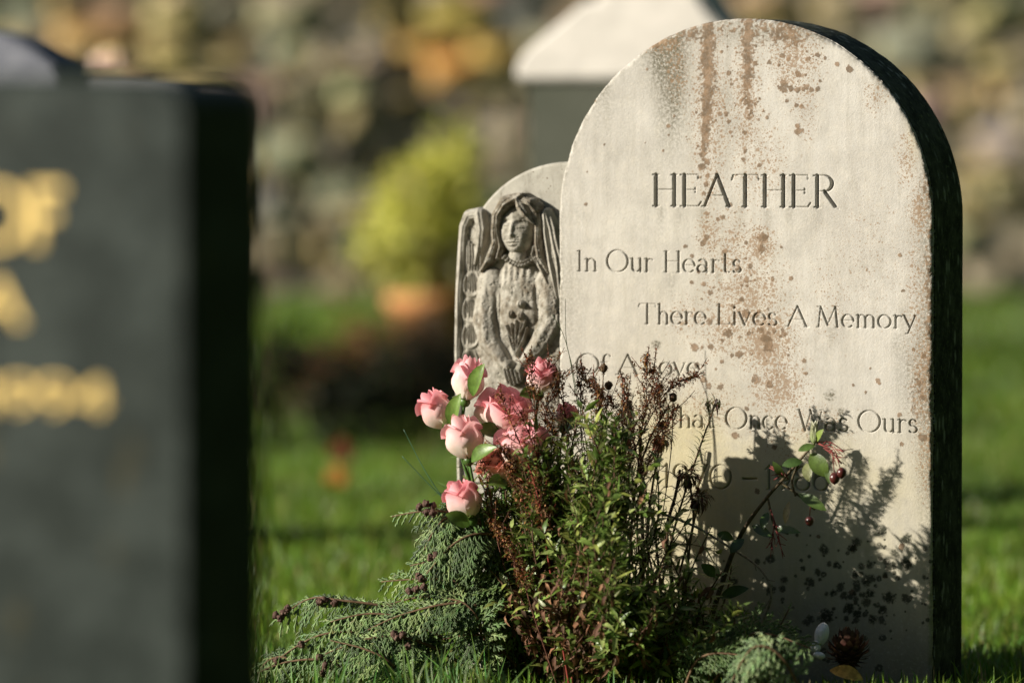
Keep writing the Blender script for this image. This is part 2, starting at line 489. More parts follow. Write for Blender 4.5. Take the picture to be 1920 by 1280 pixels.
spots = [(1593, 129, 6.5), (1570, 120, 4.5), (1498, 247, 8), (1495, 237, 5), (1467, 155, 5), (1470, 166, 8.5), (1483, 167, 5), (1494, 168, 6), (1506, 168, 4), (1521, 169, 5), (1532, 167, 5), (1475, 189, 3.5), (1493, 198, 4),
         (1496, 139, 5), (1467, 105, 5), (1478, 112, 4), (1516, 111, 4), (1533, 104, 5), (1547, 109, 3.5), (1537, 152, 3), (1114, 189, 3), (1098, 383, 2.8), (1254, 237, 3.5), (1254, 253, 2.5), (1243, 282, 3.5), (1264, 218, 2.5),
         (1213, 130, 2.5), (1133, 271, 2), (1317, 290, 6), (1326, 303, 5), (1316, 313, 7), (1327, 330, 4), (1324, 345, 5), (1320, 362, 4), (1355, 407, 5), (1325, 400, 5), (1395, 249, 4), (1424, 310, 4), (1366, 138, 4.5), (1325, 445, 5), (1318, 456, 5),
         (1297, 529, 4), (1320, 532, 5), (1332, 548, 5), (1365, 624, 8), (1302, 651, 8), (1333, 650, 6), (1316, 652, 4), (1330, 602, 6), (1398, 588, 7), (1430, 445, 9), (1428, 465, 9), (1435, 635, 12), (1440, 650, 10), (1425, 620, 6), (1404, 625, 5), (1470, 625, 5),
         (1385, 664, 7), (1307, 683, 5), (1319, 711, 6), (1328, 724, 6), (1350, 725, 6), (1415, 711, 7), (1443, 719, 7), (1646, 714, 4.5), (1648, 718, 3.5), (1632, 690, 2.5), (1688, 479, 3.5), (1693, 545, 3.5), (1625, 505, 3), (1600, 722, 3), (1623, 735, 3), (1687, 777, 4), (1729, 820, 7),
         (1378, 816, 6), (1690, 832, 4), (1732, 668, 5), (1713, 655, 3), (1230, 84, 5), (1224, 88, 3), (1101, 322, 1.8), (1210, 268, 1.6), (1512, 700, 3), (1508, 676, 4), (1420, 920, 5), (1452, 838, 5), (1490, 870, 4),
         (1535, 1005, 4), (1600, 1028, 6), (1690, 1025, 6), (1660, 1080, 4), (1598, 1110, 6)]
for i in range(190):
    c = [(1430, 640, 60, 90), (1400, 540, 70, 120), (1395, 190, 40, 120), (1330, 220, 34, 150), (1490, 120, 50, 60), (1350, 450, 50, 80)][rs.randint(6)]
    spots.append((c[0] + c[2] * rs.randn() * .6, c[1] + c[3] * rs.randn() * .6, 1.3 + rs.rand() ** 2 * 3.6))
def stamp(arr, cx, cy, r, val=1.0, soft=.38):
    k = np.where((np.abs(PX - cx) < r * 1.6) & (np.abs(PY - cy) < r * 1.6))
    d = np.hypot(PX[k] - cx, PY[k] - cy) / r + (nzs[k] - .5) * .7 + (fbm(PX[k] / 3.2 + cx, PY[k] / 3.2, 3) - .5) * .8
    arr[k] = np.maximum(arr[k], val * sstep(1 + soft, 1 - soft, d))
for (cx, cy, r) in spots: stamp(solid, cx, cy, r, 1.0 if r < 7 else .95)
for (cx, cy, r) in [(1556, 742, 10), (1576, 772, 8), (1231, 645, 9)]: stamp(grime, cx, cy, r, .75)
for i in range(190):
    cx = 1590 + rs.randn() * 90; cy = 1100 + rs.randn() * 75
    if cx > 1745 or cy < 1000: continue
    stamp(moss, cx, cy, 2 + rs.rand() ** 2 * 7, .9)
for (cx, cy, r) in [(1598, 1028, 8), (1670, 1060, 10), (1700, 1058, 11), (1568, 1058, 6), (1604, 1078, 6), (1625, 1090, 9), (1632, 1112, 8), (1667, 1120, 11), (1592, 1140, 10), (1655, 1142, 9), (1637, 1160, 10), (1607, 1150, 8), (1548, 1155, 13), (1700, 1010, 10), (1655, 995, 8), (1562, 1112, 7)]:
    stamp(moss, cx, cy, r, 1.0)
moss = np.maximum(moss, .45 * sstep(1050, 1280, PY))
# solid is thresholded against noise here so its rim is ragged
fr = fbm(PX / 4.5, PY / 4.5, 3)
solid = sstep(.34, .74, solid * 1.12 + (fr - .5) * 1.5 * (solid > .05))
Vf = np.stack([X, Y, Z], -1).reshape(-1, 3)
idx = np.arange(NR * NC).reshape(NR, NC)
Ff = np.stack([idx[:-1, :-1], idx[:-1, 1:], idx[1:, 1:], idx[1:, :-1]], -1).reshape(-1, 4)
cols = np.stack([lich, solid, grime, np.clip(algae, 0, 1)], -1).reshape(-1, 4)
cols = np.clip(cols, 0, 1)
# side, running round the outline, and the back
loop = np.concatenate([idx[:, 0][::-1][::-1], idx[-1, 1:-1], idx[::-1, -1]])
Lv = Vf[loop]
rings = [loop]
Vs = [Vf]; base_i = len(Vf); Fs = [Ff]; sidecol = []
steps = np.linspace(0, 1, 12)[1:]
cx0 = Lv[:, 0]; cz0 = Lv[:, 2]
nrm = np.where((Lv[:, 2] > zs)[:, None], np.stack([Lv[:, 0] / R, (Lv[:, 2] - zs) / R], -1), np.stack([np.sign(Lv[:, 0]), 0 * Lv[:, 2]], -1))
arc = np.arange(len(loop)) * .001
y0v = Lv[:, 1]
for s in steps:
    yy = y0v + (THK - y0v) * s
    bmp = (fbm(arc * 90, yy * 90, 4) - .5) * .0014 * (1 if s < 1 else .3)
    if s == 1: bmp = bmp - .003
    ring = np.stack([Lv[:, 0] + nrm[:, 0] * bmp, yy, Lv[:, 2] + nrm[:, 1] * bmp], -1)
    Vs.append(ring); ids = base_i + np.arange(len(loop)); base_i += len(loop)
    a = rings[-1]; Fs.append(np.stack([a[:-1], ids[:-1], ids[1:], a[1:]], -1)); rings.append(ids)
nside = sum(len(f) for f in Fs) - len(Ff)
Vall = np.concatenate(Vs)
# orient: fine either way (two sided)
Fq = np.concatenate(Fs)
back = [tuple(int(i) for i in rings[-1][::6])]
cA = np.zeros((len(Vall), 4), np.float32); cA[:len(Vf)] = cols; cA[len(Vf):, 0] = .3; cA[len(Vf):, 2] = .3
mo = np.zeros(len(Vall), np.float32); mo[:len(Vf)] = moss.ravel(); groove_shade = np.zeros(len(Vall), np.float32); groove_shade[:len(Vf)] = groove.ravel()

t = NT("weathered_limestone")
at_ = t.attr(); sepc = t.sep(at_.outputs["Color"]); alg = at_.outputs["Alpha"]
mossA = t.attr("moss").outputs["Fac"]
fine = t.noise(900, 3, .7); med = t.noise(60, 5, .6); big = t.noise(9, 4, .6)
vert = t.noise(1.0, 5, .65, t.mapping((110, 110, 12)))
c = t.mix(t.ramp(big, .35, .65), (.53, .505, .455), (.455, .43, .385))
c = t.mix(t.math('MULTIPLY', t.ramp(vert, .4, .75), .45), c, (.36, .335, .285))
c = t.mix(t.math('MULTIPLY', t.ramp(med, .45, .7), .3), c, (.60, .555, .47))
c = t.mix(t.math('MULTIPLY', t.ramp(fine, .5, .75), .35), c, (.30, .27, .22))
c = t.mix(t.math('MULTIPLY', alg, .8), c, t.mix(med, (.46, .39, .20), (.50, .45, .28)))
gr = t.math('MULTIPLY', sepc[2], t.ramp(t.noise(260, 4, .75), .33, .62))
c = t.mix(t.math('MULTIPLY', gr, 1.3, True), c, (.12, .11, .075))
c = t.mix(t.math('MULTIPLY', t.ramp(t.noise(24, 6, .75), .44, .70), .48), c, (.33, .31, .27))
# lichen speckle: three sizes of spots appearing where the density is high
dv = t.n.new('ShaderNodeTexNoise'); dv.inputs['Scale'].default_value = 160; dv.inputs['Detail'].default_value = 3; t.link(t.tc.outputs['Object'], dv.inputs['Vector'])
vm = t.n.new('ShaderNodeVectorMath'); vm.operation = 'MULTIPLY_ADD'; t.link(dv.outputs['Color'], vm.inputs[0]); vm.inputs[1].default_value = (.007, .007, .007); t.link(t.tc.outputs['Object'], vm.inputs[2])
sp = None
for sc, k in ((95, .36), (190, .52), (420, .62)):
    v = t.voronoi(sc, vm.outputs[0], 1)
    dn = t.math('MULTIPLY', sepc[0], k)
    m_ = t.ramp(t.math('SUBTRACT', dn, t.math('ADD', v, t.math('MULTIPLY', t.noise(sc * .35, 3, .6), .25))), -.24, -.08)
    sp = m_ if sp is None else t.math('MAXIMUM', sp, m_)
sp = t.math('MULTIPLY', sp, t.ramp(sepc[0], .04, .25))
lc = t.mix(t.noise(150, 3), (.17, .095, .045), (.30, .19, .10))
c = t.mix(t.math('MULTIPLY', sp, .72), c, lc)
c = t.mix(t.math('MULTIPLY', t.math('MULTIPLY', sepc[0], t.ramp(t.noise(330, 5, .8), .48, .66)), .55), c, (.27, .20, .135))
c = t.mix(t.math('MULTIPLY', sepc[1], t.math('ADD', .62, t.math('MULTIPLY', t.noise(240, 4, .8), .5)), True), c, t.mix(t.ramp(t.noise(70, 4, .7), .35, .6), (.25, .165, .10), (.13, .088, .052)))
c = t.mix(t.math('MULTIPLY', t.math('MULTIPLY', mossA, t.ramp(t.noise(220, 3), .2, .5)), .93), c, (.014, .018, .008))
c = t.mix(t.math('MULTIPLY', t.attr("groove").outputs["Fac"], .42), c, (.10, .11, .12))  # shade of the letter cuts deepened by a dark bluish colour
t.base(c); t.rough(.85, .2)
t.bump(t.math('ADD', t.math('ADD', t.math('MULTIPLY', fine, .5), t.noise(300, 3)), t.math('MULTIPLY', sepc[1], .5)), .5, .0010)
M_STONE = t.m
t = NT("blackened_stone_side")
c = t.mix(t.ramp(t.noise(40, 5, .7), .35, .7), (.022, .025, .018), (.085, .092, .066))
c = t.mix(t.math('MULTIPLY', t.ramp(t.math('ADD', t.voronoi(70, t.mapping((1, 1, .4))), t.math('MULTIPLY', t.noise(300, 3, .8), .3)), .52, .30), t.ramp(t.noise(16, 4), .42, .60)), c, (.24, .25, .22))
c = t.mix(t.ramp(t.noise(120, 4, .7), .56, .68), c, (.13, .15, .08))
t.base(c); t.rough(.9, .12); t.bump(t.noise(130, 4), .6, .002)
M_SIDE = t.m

stone = empty("headstone", O0, "pale arched headstone with carved inscription and angel panel, roses at its foot", "headstone", rz=-TH)
allF = [tuple(f) for f in Fq[:0]]
me_o = link_mesh("inscribed_slab", Vall, Fq, parent=stone, mats=[M_STONE, M_SIDE], midx=np.concatenate([np.zeros(len(Ff)), np.ones(nside)]), cols=cA)
am = me_o.data.attributes.new("moss", 'FLOAT', 'POINT'); am.data.foreach_set("value", mo)
am = me_o.data.attributes.new("groove", 'FLOAT', 'POINT'); am.data.foreach_set("value", groove_shade)
# back face of the slab as a plain closing sheet of the same part's mesh (joined through bmesh)
import bmesh
bm = bmesh.new(); bm.from_mesh(me_o.data); bm.verts.ensure_lookup_table()
try:
    f = bm.faces.new([bm.verts[i] for i in back[0]]); f.material_index = 1
except Exception: pass
bm.to_mesh(me_o.data); bm.free()

# ---------------------------------------------------------------- angel panel
SB = 0.030                                    # panel set back behind the inscribed face
pu_r, _ = face_uz(1050, 495, -SB); pu_l, _ = face_uz(853, 495, -SB)
Rp = pu_r - pu_l + .002
zsp = face_uz(950, 500, -SB)[1]
zt = face_uz(1048, 303, -SB)[1]
kz = (zt - zsp) / Rp
xr = -R + .004
na = 60
arcp = [(xr - Rp * math.cos(math.pi / 2 * i / na), zsp + Rp * kz * math.sin(math.pi / 2 * i / na)) for i in range(na + 1)]
mb = MB()
prof = [(xr - Rp, ZB)] + arcp + [(xr, ZB)]
def inset(prof, d):
    c = Vector((xr, 0, zsp)); out = []
    for x, z in prof:
        if z > zsp and x < xr: v = Vector((x - xr, z - zsp)); v *= (1 - d / max(v.length, 1e-6)); out.append((xr + v.x, zsp + v.y))
        else: out.append((x + (d if x < xr - .001 else 0), z))
    return out
lay = [(0.004, SB), (0.0012, SB + .0012), (0, SB + .004), (0, .05), (0, .08), (.002, THK - .006)]
nP = len(prof); V = []; F = []
for d, y in lay:
    for x, z in inset(prof, d): V.append((x, y, z))
for j in range(len(lay) - 1):
    for i in range(nP - 1):
        F.append((j * nP + i, j * nP + i + 1, (j + 1) * nP + i + 1, (j + 1) * nP + i))
F.append(tuple(range(nP))); F.append(tuple((len(lay) - 1) * nP + i for i in range(nP))[::-1])
t = NT("grey_carved_stone")
a_ = t.sep(t.attr().outputs["Color"])
fine = t.noise(900, 3, .7); med = t.noise(70, 5, .65)
c = t.mix(t.ramp(med, .35, .65), (.42, .395, .335), (.32, .30, .25))
c = t.mix(t.math('MULTIPLY', t.ramp(fine, .5, .75), .4), c, (.14, .125, .10))
c = t.mix(t.math('MULTIPLY', t.ramp(t.noise(35, 4, .7), .5, .68), .7), c, (.13, .12, .09))
c = t.mix(t.math('MULTIPLY', a_[0], t.ramp(t.noise(120, 4, .7), .3, .65)), c, (.125, .092, .055))
c = t.mix(t.math('MULTIPLY', t.ramp(t.voronoi(120), .17, .10), t.ramp(t.noise(20, 3), .5, .6)), c, (.09, .065, .04))
t.base(c); t.rough(.88, .2); t.bump(t.math('ADD', t.math('MULTIPLY', fine, .5), t.noise(260, 4, .7)), .65, .0014)
M_ANGEL = t.m
t = NT("pale_panel_stone")
fine = t.noise(900, 3, .7)
c = t.mix(t.ramp(t.noise(40, 5, .65), .3, .7), (.43, .41, .35), (.33, .31, .26))
c = t.mix(t.math('MULTIPLY', t.ramp(t.noise(1, 5, .7, t.mapping((90, 90, 22))), .52, .7), .7), c, (.15, .135, .105))
c = t.mix(t.math('MULTIPLY', t.ramp(fine, .5, .75), .4), c, (.17, .15, .12))
c = t.mix(t.math('MULTIPLY', t.ramp(t.voronoi(140), .20, .12), t.ramp(t.noise(30, 3), .45, .55)), c, (.09, .065, .04))
t.base(c); t.rough(.88, .2); t.bump(t.math('ADD', t.math('MULTIPLY', fine, .5), t.noise(300, 3)), .5, .001)
M_PANEL = t.m
panel = link_mesh("angel_panel", V, F, M_PANEL, stone, smooth=False)

# relief as height fields measured on the stone (heights in photo pixels, 1 px = .71 mm)
OFFR = -SB + .018
gx = np.arange(842, 1056, .8); gy = np.arange(362, 905, .8)
AX, AY = np.meshgrid(gx, gy)
NEG = -14.0
def cap(cx, cy, rx, ry, h, p=.5, rot=0):
    c_, s_ = math.cos(rot), math.sin(rot)
    x = ((AX - cx) * c_ + (AY - cy) * s_) / rx; y = (-(AX - cx) * s_ + (AY - cy) * c_) / ry
    q = 1 - x * x - y * y
    return np.where(q > 0, h * np.clip(q, 0, 1) ** p, NEG)
def limb(pts, rad, h, groove=0, gf=1.2, p=.5, flat=1):
    best = np.full_like(AX, NEG)
    for (x0, y0), (x1, y1), r0, r1, h0, h1 in zip(pts[:-1], pts[1:], rad[:-1], rad[1:], (h if isinstance(h, list) else [h] * len(pts))[:-1], (h if isinstance(h, list) else [h] * len(pts))[1:]):
        dx, dy = x1 - x0, y1 - y0
        tt = np.clip(((AX - x0) * dx + (AY - y0) * dy) / (dx * dx + dy * dy), 0, 1)
        sx_ = ((AX - x0) * dy - (AY - y0) * dx) / math.hypot(dx, dy)
        d = np.hypot(AX - x0 - tt * dx, AY - y0 - tt * dy)
        r = r0 + (r1 - r0) * tt
        q = 1 - (d / r) ** 2
        hh = (h0 + (h1 - h0) * tt) * np.clip(q, 0, 1) ** p
        if groove: hh = hh + groove * np.cos(sx_ * gf + np.sin(AY * .06) * .7)
        best = np.maximum(best, np.where(q > 0, hh, NEG))
    return best
def ga(cx, cy, rx, ry, rot=0):
    c_, s_ = math.cos(rot), math.sin(rot)
    x = ((AX - cx) * c_ + (AY - cy) * s_) / rx; y = (-(AX - cx) * s_ + (AY - cy) * c_) / ry
    return np.exp(-(x * x + y * y))
def smax(a, b, k=2.5):
    h_ = np.clip(.5 + .5 * (a - b) / k, 0, 1)
    return b * (1 - h_) + a * h_ + k * h_ * (1 - h_)
# --- robe and arms
body = cap(966, 640, 82, 150, 15, .3)
body = np.where(AY < 515, np.maximum(NEG, body - (515 - AY) * .25), body)
chest = cap(966, 565, 46, 88, 27, .42)
sh = np.maximum(cap(913, 535, 27, 34, 24, .45), cap(1019, 536, 24, 34, 24, .45))
body = smax(smax(body, chest, 4), sh, 4)
cav = ga(967, 640, 19, 26)
body = body - cav * 14 * (body > 0)
armL = limb([(910, 528), (903, 600), (912, 640), (944, 682)], [20, 25, 21, 14], [22, 31, 33, 34], 1.1, .36)
armR = limb([(1020, 530), (1027, 600), (1010, 640), (978, 684)], [19, 24, 21, 14], [22, 31, 33, 34], 1.1, .36)
body = smax(body, np.maximum(armL, armR), 2)
body = np.where((AY > 498) & (AY < 545) & (body > 0), body + 1.9 * np.cos((AX - 966) * .52 + (AX - 966) * (AY - 500) * .001) * sstep(545, 505, AY) * sstep(42, 30, np.abs(AX - 968)), body)
body = body - 4 * ga(934, 575, 2.2, 44, .04) * (body > 0) - 4 * ga(1001, 570, 2.2, 40, -.05) * (body > 0)
body = body + 1.1 * (fbm(AX / 9, AY / 26, 4) - .5) * 3
robe = limb([(966, 700), (966, 950)], [74, 84], [15, 16], .8, .22, .3)
body = np.maximum(body, robe)
# --- hands
hands = np.maximum(cap(950, 684, 17, 12, 39, .5, .5), cap(975, 690, 15, 12, 38, .5, -.6))
for k, (a, b) in enumerate([((946, 690), (950, 718)), ((952, 692), (957, 722)), ((959, 693), (964, 722)), ((966, 693), (970, 718)), ((974, 694), (976, 714))]):
    hands = np.maximum(hands, limb([a, b], [3.9, 2.6], [38 - k * .5, 30]))
hands = hands - 5 * ga(962, 686, 2, 9, -.3) * (hands > 0)
body = np.maximum(body, hands)
# --- the small bunch of buds
for (x0, y0, x1, y1, r) in [(964, 668, 950, 618, 2.8), (964, 668, 957, 606, 2.6), (965, 668, 966, 600, 2.8), (965, 664, 976, 606, 2.8), (966, 660, 987, 614, 2.6), (962, 640, 947, 610, 3.2), (968, 635, 984, 600, 3)]:
    body = np.maximum(body, limb([(x0, y0), ((x0 + x1) / 2 + (x1 - x0) * .12, (y0 + y1) / 2), (x1, y1)], [2.4, r, 1.8], [26, 29, 30]))
for (cx, cy, rx, ry, h) in [(957, 588, 9.5, 13, 36), (976, 570, 11, 11, 41), (975, 592, 8, 13, 37)]:
    b_ = cap(cx, cy, rx, ry, h, .5); body = np.maximum(body, np.where(b_ > 0, b_ - 2.5 * ga(cx + 1, cy - 2, 1.3, ry * .7), b_))
# --- neck and collar
neck = cap(963, 483, 17, 24, 26, .4)
body = smax(body, neck, 2)
for i in range(11):
    a = i / 10; x = 942 + a * 60; y = 484 + 15 * math.sin(math.pi * a) - a * 1
    body = np.maximum(body, cap(x, y, 4.2, 4.4, 32 - 4 * abs(a - .5), .5))
for i in range(10):
    a = (i + .5) / 10; x = 942 + a * 60; y = 478 + 14 * math.sin(math.pi * a) - a
    body = np.maximum(body, cap(x, y, 3.2, 3.2, 30, .5))
# --- head
face = cap(965, 431, 32, 46, 42, .34)
face = np.where(face > 0, face
    - 6.5 * ga(952, 416, 8.5, 6) - 6.5 * ga(979, 420, 7.5, 6)
    + 5.0 * ga(952.5, 420, 5.2, 3.9) + 5.0 * ga(979, 424, 4.8, 3.9)
    - 2.2 * ga(953, 424.5, 5.5, 1.1, .05) - 2.2 * ga(979, 428.5, 5, 1.1, .05)
    + 2.0 * ga(951, 409, 9, 2.2, -.1) + 2.0 * ga(980, 413, 8, 2.2, .25)
    + 6.0 * ga(963.5, 429, 4.2, 16, .06) + 4.5 * ga(962.5, 441, 5.6, 4)
    + 2.6 * ga(961.5, 453, 8, 3.2) + 2.6 * ga(961.5, 458.5, 6.5, 3) - 4.5 * ga(961.5, 455.3, 8.5, 1.1, -.03) - 2.2 * ga(961.5, 463, 6, 2) - 1.5 * ga(962, 448, 2, 3)
    + 3.5 * ga(962, 469, 8.5, 6) + 1.8 * ga(947, 440, 8, 8) + 1.8 * ga(980, 443, 7, 8), NEG)
body = np.maximum(body, face)
fig_hair = np.full_like(AX, NEG)
for pts, rad, h, g_ in [
    ([(972, 368), (945, 378), (929, 402), (925, 430), (926, 455), (915, 484), (898, 508)], [9, 13, 10.5, 9, 9, 9, 4], [28, 38, 36, 33, 31, 29, 22], 1.0),
    ([(976, 366), (950, 384), (937, 404), (934, 430), (938, 462), (930, 484)], [8, 8, 6, 5, 6, 4], [36, 49, 47, 40, 33, 28], .9),
    ([(978, 370), (1000, 388), (1007, 420), (1005, 455), (1008, 482), (1024, 512)], [10, 12, 9, 8, 8, 3.5], [30, 38, 34, 30, 28, 22], 1.0),
    ([(1000, 480), (1010, 500), (1022, 526), (1027, 540)], [6, 6, 5, 2.5], [27, 28, 26, 22], .8),
    ([(999, 462), (997, 478), (1004, 494)], [3, 5, 2], [27, 31, 28], .5),
]:
    fig_hair = np.maximum(fig_hair, limb(pts, rad, h, g_, 1.9, .5))
lock = limb([(972, 374), (980, 388), (990, 402), (1003, 420)], [6, 13, 12, 3], [46, 55, 53, 40], 1.3, 1.1)
curl = limb([(984, 376), (996, 380), (1006, 394)], [7, 10, 6], [44, 50, 42], 2.2, 1.4)
fig_hair = np.maximum(fig_hair, np.maximum(lock, curl))
hm = (fig_hair > body) & (fig_hair > 0)
fig = np.maximum(body, fig_hair)
fig = fig + (fbm(AX / 3, AY / 3, 3) - .5) * 1.8 - 1.6 * sstep(.62, .8, fbm(AX / 5 + 30, AY / 5, 3)) * (fig > 2)
# --- wings
wl = limb([(889, 402), (872, 404), (863, 424), (856, 500), (852, 580), (851, 660), (857, 960)], [13, 11, 10, 8, 7, 7, 7], [20, 19, 18, 16, 15, 14, 12], .7, 1.1)
wl = np.maximum(wl, limb([(892, 402), (898, 430), (894, 462), (884, 495)], [12, 13, 10, 4], [22, 24, 22, 14], 1.0, .9))
wl = np.maximum(wl, limb([(880, 440), (882, 560), (878, 960)], [26, 24, 22], [7, 7, 7], 0, 1, .25))
for k in range(6):
    x0 = 868 + k * 5.2
    wl = np.maximum(wl, limb([(x0, 448 + k * 5), (x0 + 1.5, 480), (x0 - 1, 508)], [2.7, 2.9, 1.2], [13, 14, 9]))
for cy, cx in ((530, 878), (578, 876), (627, 875), (676, 874)):
    e_ = np.hypot((AX - cx) / (16 * np.clip(1 - .30 * (cy - AY) / 27, .6, 1.2)), (AY - cy) / 27)
    wl = np.where(wl > 0, wl + 4.5 * np.exp(-((e_ - .93) / .12) ** 2) * sstep(cy - 24, cy - 6, AY) + np.where(e_ < .85, 2.4 * np.cos((AX - cx) * 1.5 * (1 + .012 * (cy - AY))) * sstep(.85, .5, e_), 0), wl)
wl = wl - 3.0 * (wl > 0) * np.exp(-((AX - (869 - (AY - 440) * .02)) / 1.6) ** 2) * (AY > 440)
wr = limb([(1020, 398), (1031, 430), (1040, 480), (1046, 556)], [9, 14, 14, 8], [27, 27, 25, 16], 1.5, .85)
wr = np.maximum(wr, limb([(1019, 400), (1022, 440), (1030, 500), (1040, 560)], [7, 7, 7, 4], [30, 30, 27, 18], .9, 1.3))
for w_ in (wl, wr): w_ += (fbm(AX / 3, AY / 3, 3) - .5) * .9
def relief(name, H, brown, clipx=None):
    ux, zx = np.zeros_like(AX), np.zeros_like(AX)
    # exact inverse projection on the mid-relief plane
    dx = (AX - 960) / FPX; dz = -(AY - 640) / FPX
    dy = cp + dz * sp_; dzz = dz * cp - sp_
    O = O0 + Nn * OFFR
    num = (O.x * Nn.x + O.y * Nn.y)
    tt = num / (dx * Nn.x + dy * Nn.y)
    wx = dx * tt; wy = dy * tt; wz = CAMH + dzz * tt
    ux = (wx - O0.x) * U.x + (wy - O0.y) * U.y
    Hm = H * .00062
    yv = SB - Hm
    keep = H > -3
    ok = keep[:-1, :-1] | keep[1:, :-1] | keep[:-1, 1:] | keep[1:, 1:]
    ok &= (ux[:-1, 1:] < -R + .012)
    ids = np.arange(H.size).reshape(H.shape)
    Fq_ = np.stack([ids[:-1, :-1], ids[1:, :-1], ids[1:, 1:], ids[:-1, 1:]], -1)[ok]
    V_ = np.stack([ux, yv, wz], -1).reshape(-1, 3)
    used = np.unique(Fq_); re = np.full(H.size, -1); re[used] = np.arange(len(used))
    c_ = np.zeros((H.size, 3)); c_[:, 0] = brown.ravel()
    return link_mesh(name, V_[used], re[Fq_], M_ANGEL, stone, True, c_[used])
brown = np.where(hm, .75, .15) + .55 * (1 - hm) * sstep(.42, .66, fbm(AX / 20, AY / 30, 4)) * (AY > 500)
fig_o = relief("angel_figure", fig, brown)
relief("wing", wl, .35 * fbm(AX / 15, AY / 20, 3)); relief("wing", wr, .2 * fbm(AX / 15, AY / 20, 3))
# ---------------------------------------------------------------- dark granite headstone close to the camera
YN = 4.6
On = at(365, 640, YN); On.z = 0
def near_uz(px, py, off=0.0):
    d = ray(px, py); C = Vector((0, 0, CAMH)); O = On + Nn * off
    tt = (O - C).dot(Nn) / d.dot(Nn); P = C + d * tt
    return (P - On).dot(U), P.z
top_px = [(350, 236), (349, 206), (340, 180), (320, 160), (286, 148), (240, 145), (170, 144), (110, 143), (50, 142), (0, 142), (-80, 141), (-160, 141), (-230, 141), (-300, 141)]
prof = [near_uz(*p) for p in top_px]
um = prof[-2][0]
left = [(2 * um - u, z) for u, z in prof[:-2]][::-1]
def densify(P, k=3):
    out = []
    for i in range(len(P) - 1):
        p0 = P[max(i - 1, 0)]; p1 = P[i]; p2 = P[i + 1]; p3 = P[min(i + 2, len(P) - 1)]
        for j in range(k):
            s = j / k
            out.append(tuple(.5 * (2 * p1[a] + (p2[a] - p0[a]) * s + (2 * p0[a] - 5 * p1[a] + 4 * p2[a] - p3[a]) * s * s + (3 * p1[a] - p0[a] - 3 * p2[a] + p3[a]) * s ** 3) for a in (0, 1)))
    out.append(P[-1]); return out
def slab_mesh(name, prof, thk, mat, parent, bev=.003, smooth=False, y0=0.0):
    """closed outline (u, z), counter-clockwise, extruded back from y0 with a small chamfer"""
    n = len(prof); V = []; F = []
    c = Vector((sum(p[0] for p in prof) / n, sum(p[1] for p in prof) / n))
    def ins(d):
        out = []
        for i in range(n):
            a = Vector(prof[i - 1]); b = Vector(prof[(i + 1) % n]); t_ = (b - a)
            nn = Vector((t_.y, -t_.x)); nn.normalize()
            out.append(Vector(prof[i]) - nn * d)
        return out
    for d, y in ((bev, 0), (0, bev), (0, thk - bev), (bev, thk)):
        V += [(p.x, y0 + y, p.y) for p in ins(d)]
    for j in range(3):
        for i in range(n):
            F.append((j * n + i, j * n + (i + 1) % n, (j + 1) * n + (i + 1) % n, (j + 1) * n + i))
    F.append(tuple(range(n))[::-1]); F.append(tuple(3 * n + i for i in range(n)))
    return link_mesh(name, V, F, mat, parent, smooth)
P_ = densify(prof[:-1] + left, 3)
ur = P_[0][0]; ul = P_[-1][0]
profN = [(ul, -.05), (ur, -.05), (ur, .3)] + P_ + [(ul, .3)]
t = NT("dark_polished_granite")
c = t.mix(t.ramp(t.noise(420, 3, .8), .4, .62), (.006, .0105, .008), (.020, .028, .023))
c = t.mix(t.math('MULTIPLY', t.ramp(t.noise(17, 6, .75), .46, .58), .85), c, (.036, .046, .040))
c = t.mix(t.math('MULTIPLY', t.ramp(t.noise(22, 4, .7, t.mapping((1, 1, .4))), .58, .7), .6), c, (.10, .075, .02))
t.base(c); t.rough(.55, .15)
M_GRAN = t.m
t = NT("gold_lettering"); t.base((.95, .68, .22)); t.rough(.4, .6); t.b.inputs["Metallic"].default_value = .1
M_GOLD = t.m
near = empty("headstone", On, "dark granite headstone with gold letters, out of focus close to the camera", "headstone", rz=-TH)
slab_mesh("granite_slab", profN, .147, M_GRAN, near, .004)
for w, x0, x1, y0, ch, T in [("OF", -62, 110, 456, 104, .17), ("A", -50, 26, 603, 80, .2), ("1994", -34, 196, 767, 58, .26)]:
    u0, z0 = near_uz(x0, y0); u1, z1 = near_uz(x1, y0); mb = MB()
    for (a0, b0, w0, a1, b1, w1) in layout(w, u0, u1, z0, z0, ch / FPX * YN, T, .1):
        d = Vector((a1 - a0, b1 - b0))
        if d.length < 1e-6: continue
        d.normalize(); nn = Vector((-d.y, d.x))
        q = [(a0 + nn.x * w0 / 2, b0 + nn.y * w0 / 2), (a1 + nn.x * w1 / 2, b1 + nn.y * w1 / 2), (a1 - nn.x * w1 / 2, b1 - nn.y * w1 / 2), (a0 - nn.x * w0 / 2, b0 - nn.y * w0 / 2)]
        mb.add([(x, -.0012, z) for x, z in q] + [(x, .0005, z) for x, z in q], [(0, 1, 2, 3), (4, 7, 6, 5), (0, 4, 5, 1), (1, 5, 6, 2), (2, 6, 7, 3), (3, 7, 4, 0)])
    mb.build("gold_lettering", M_GOLD, near, False)

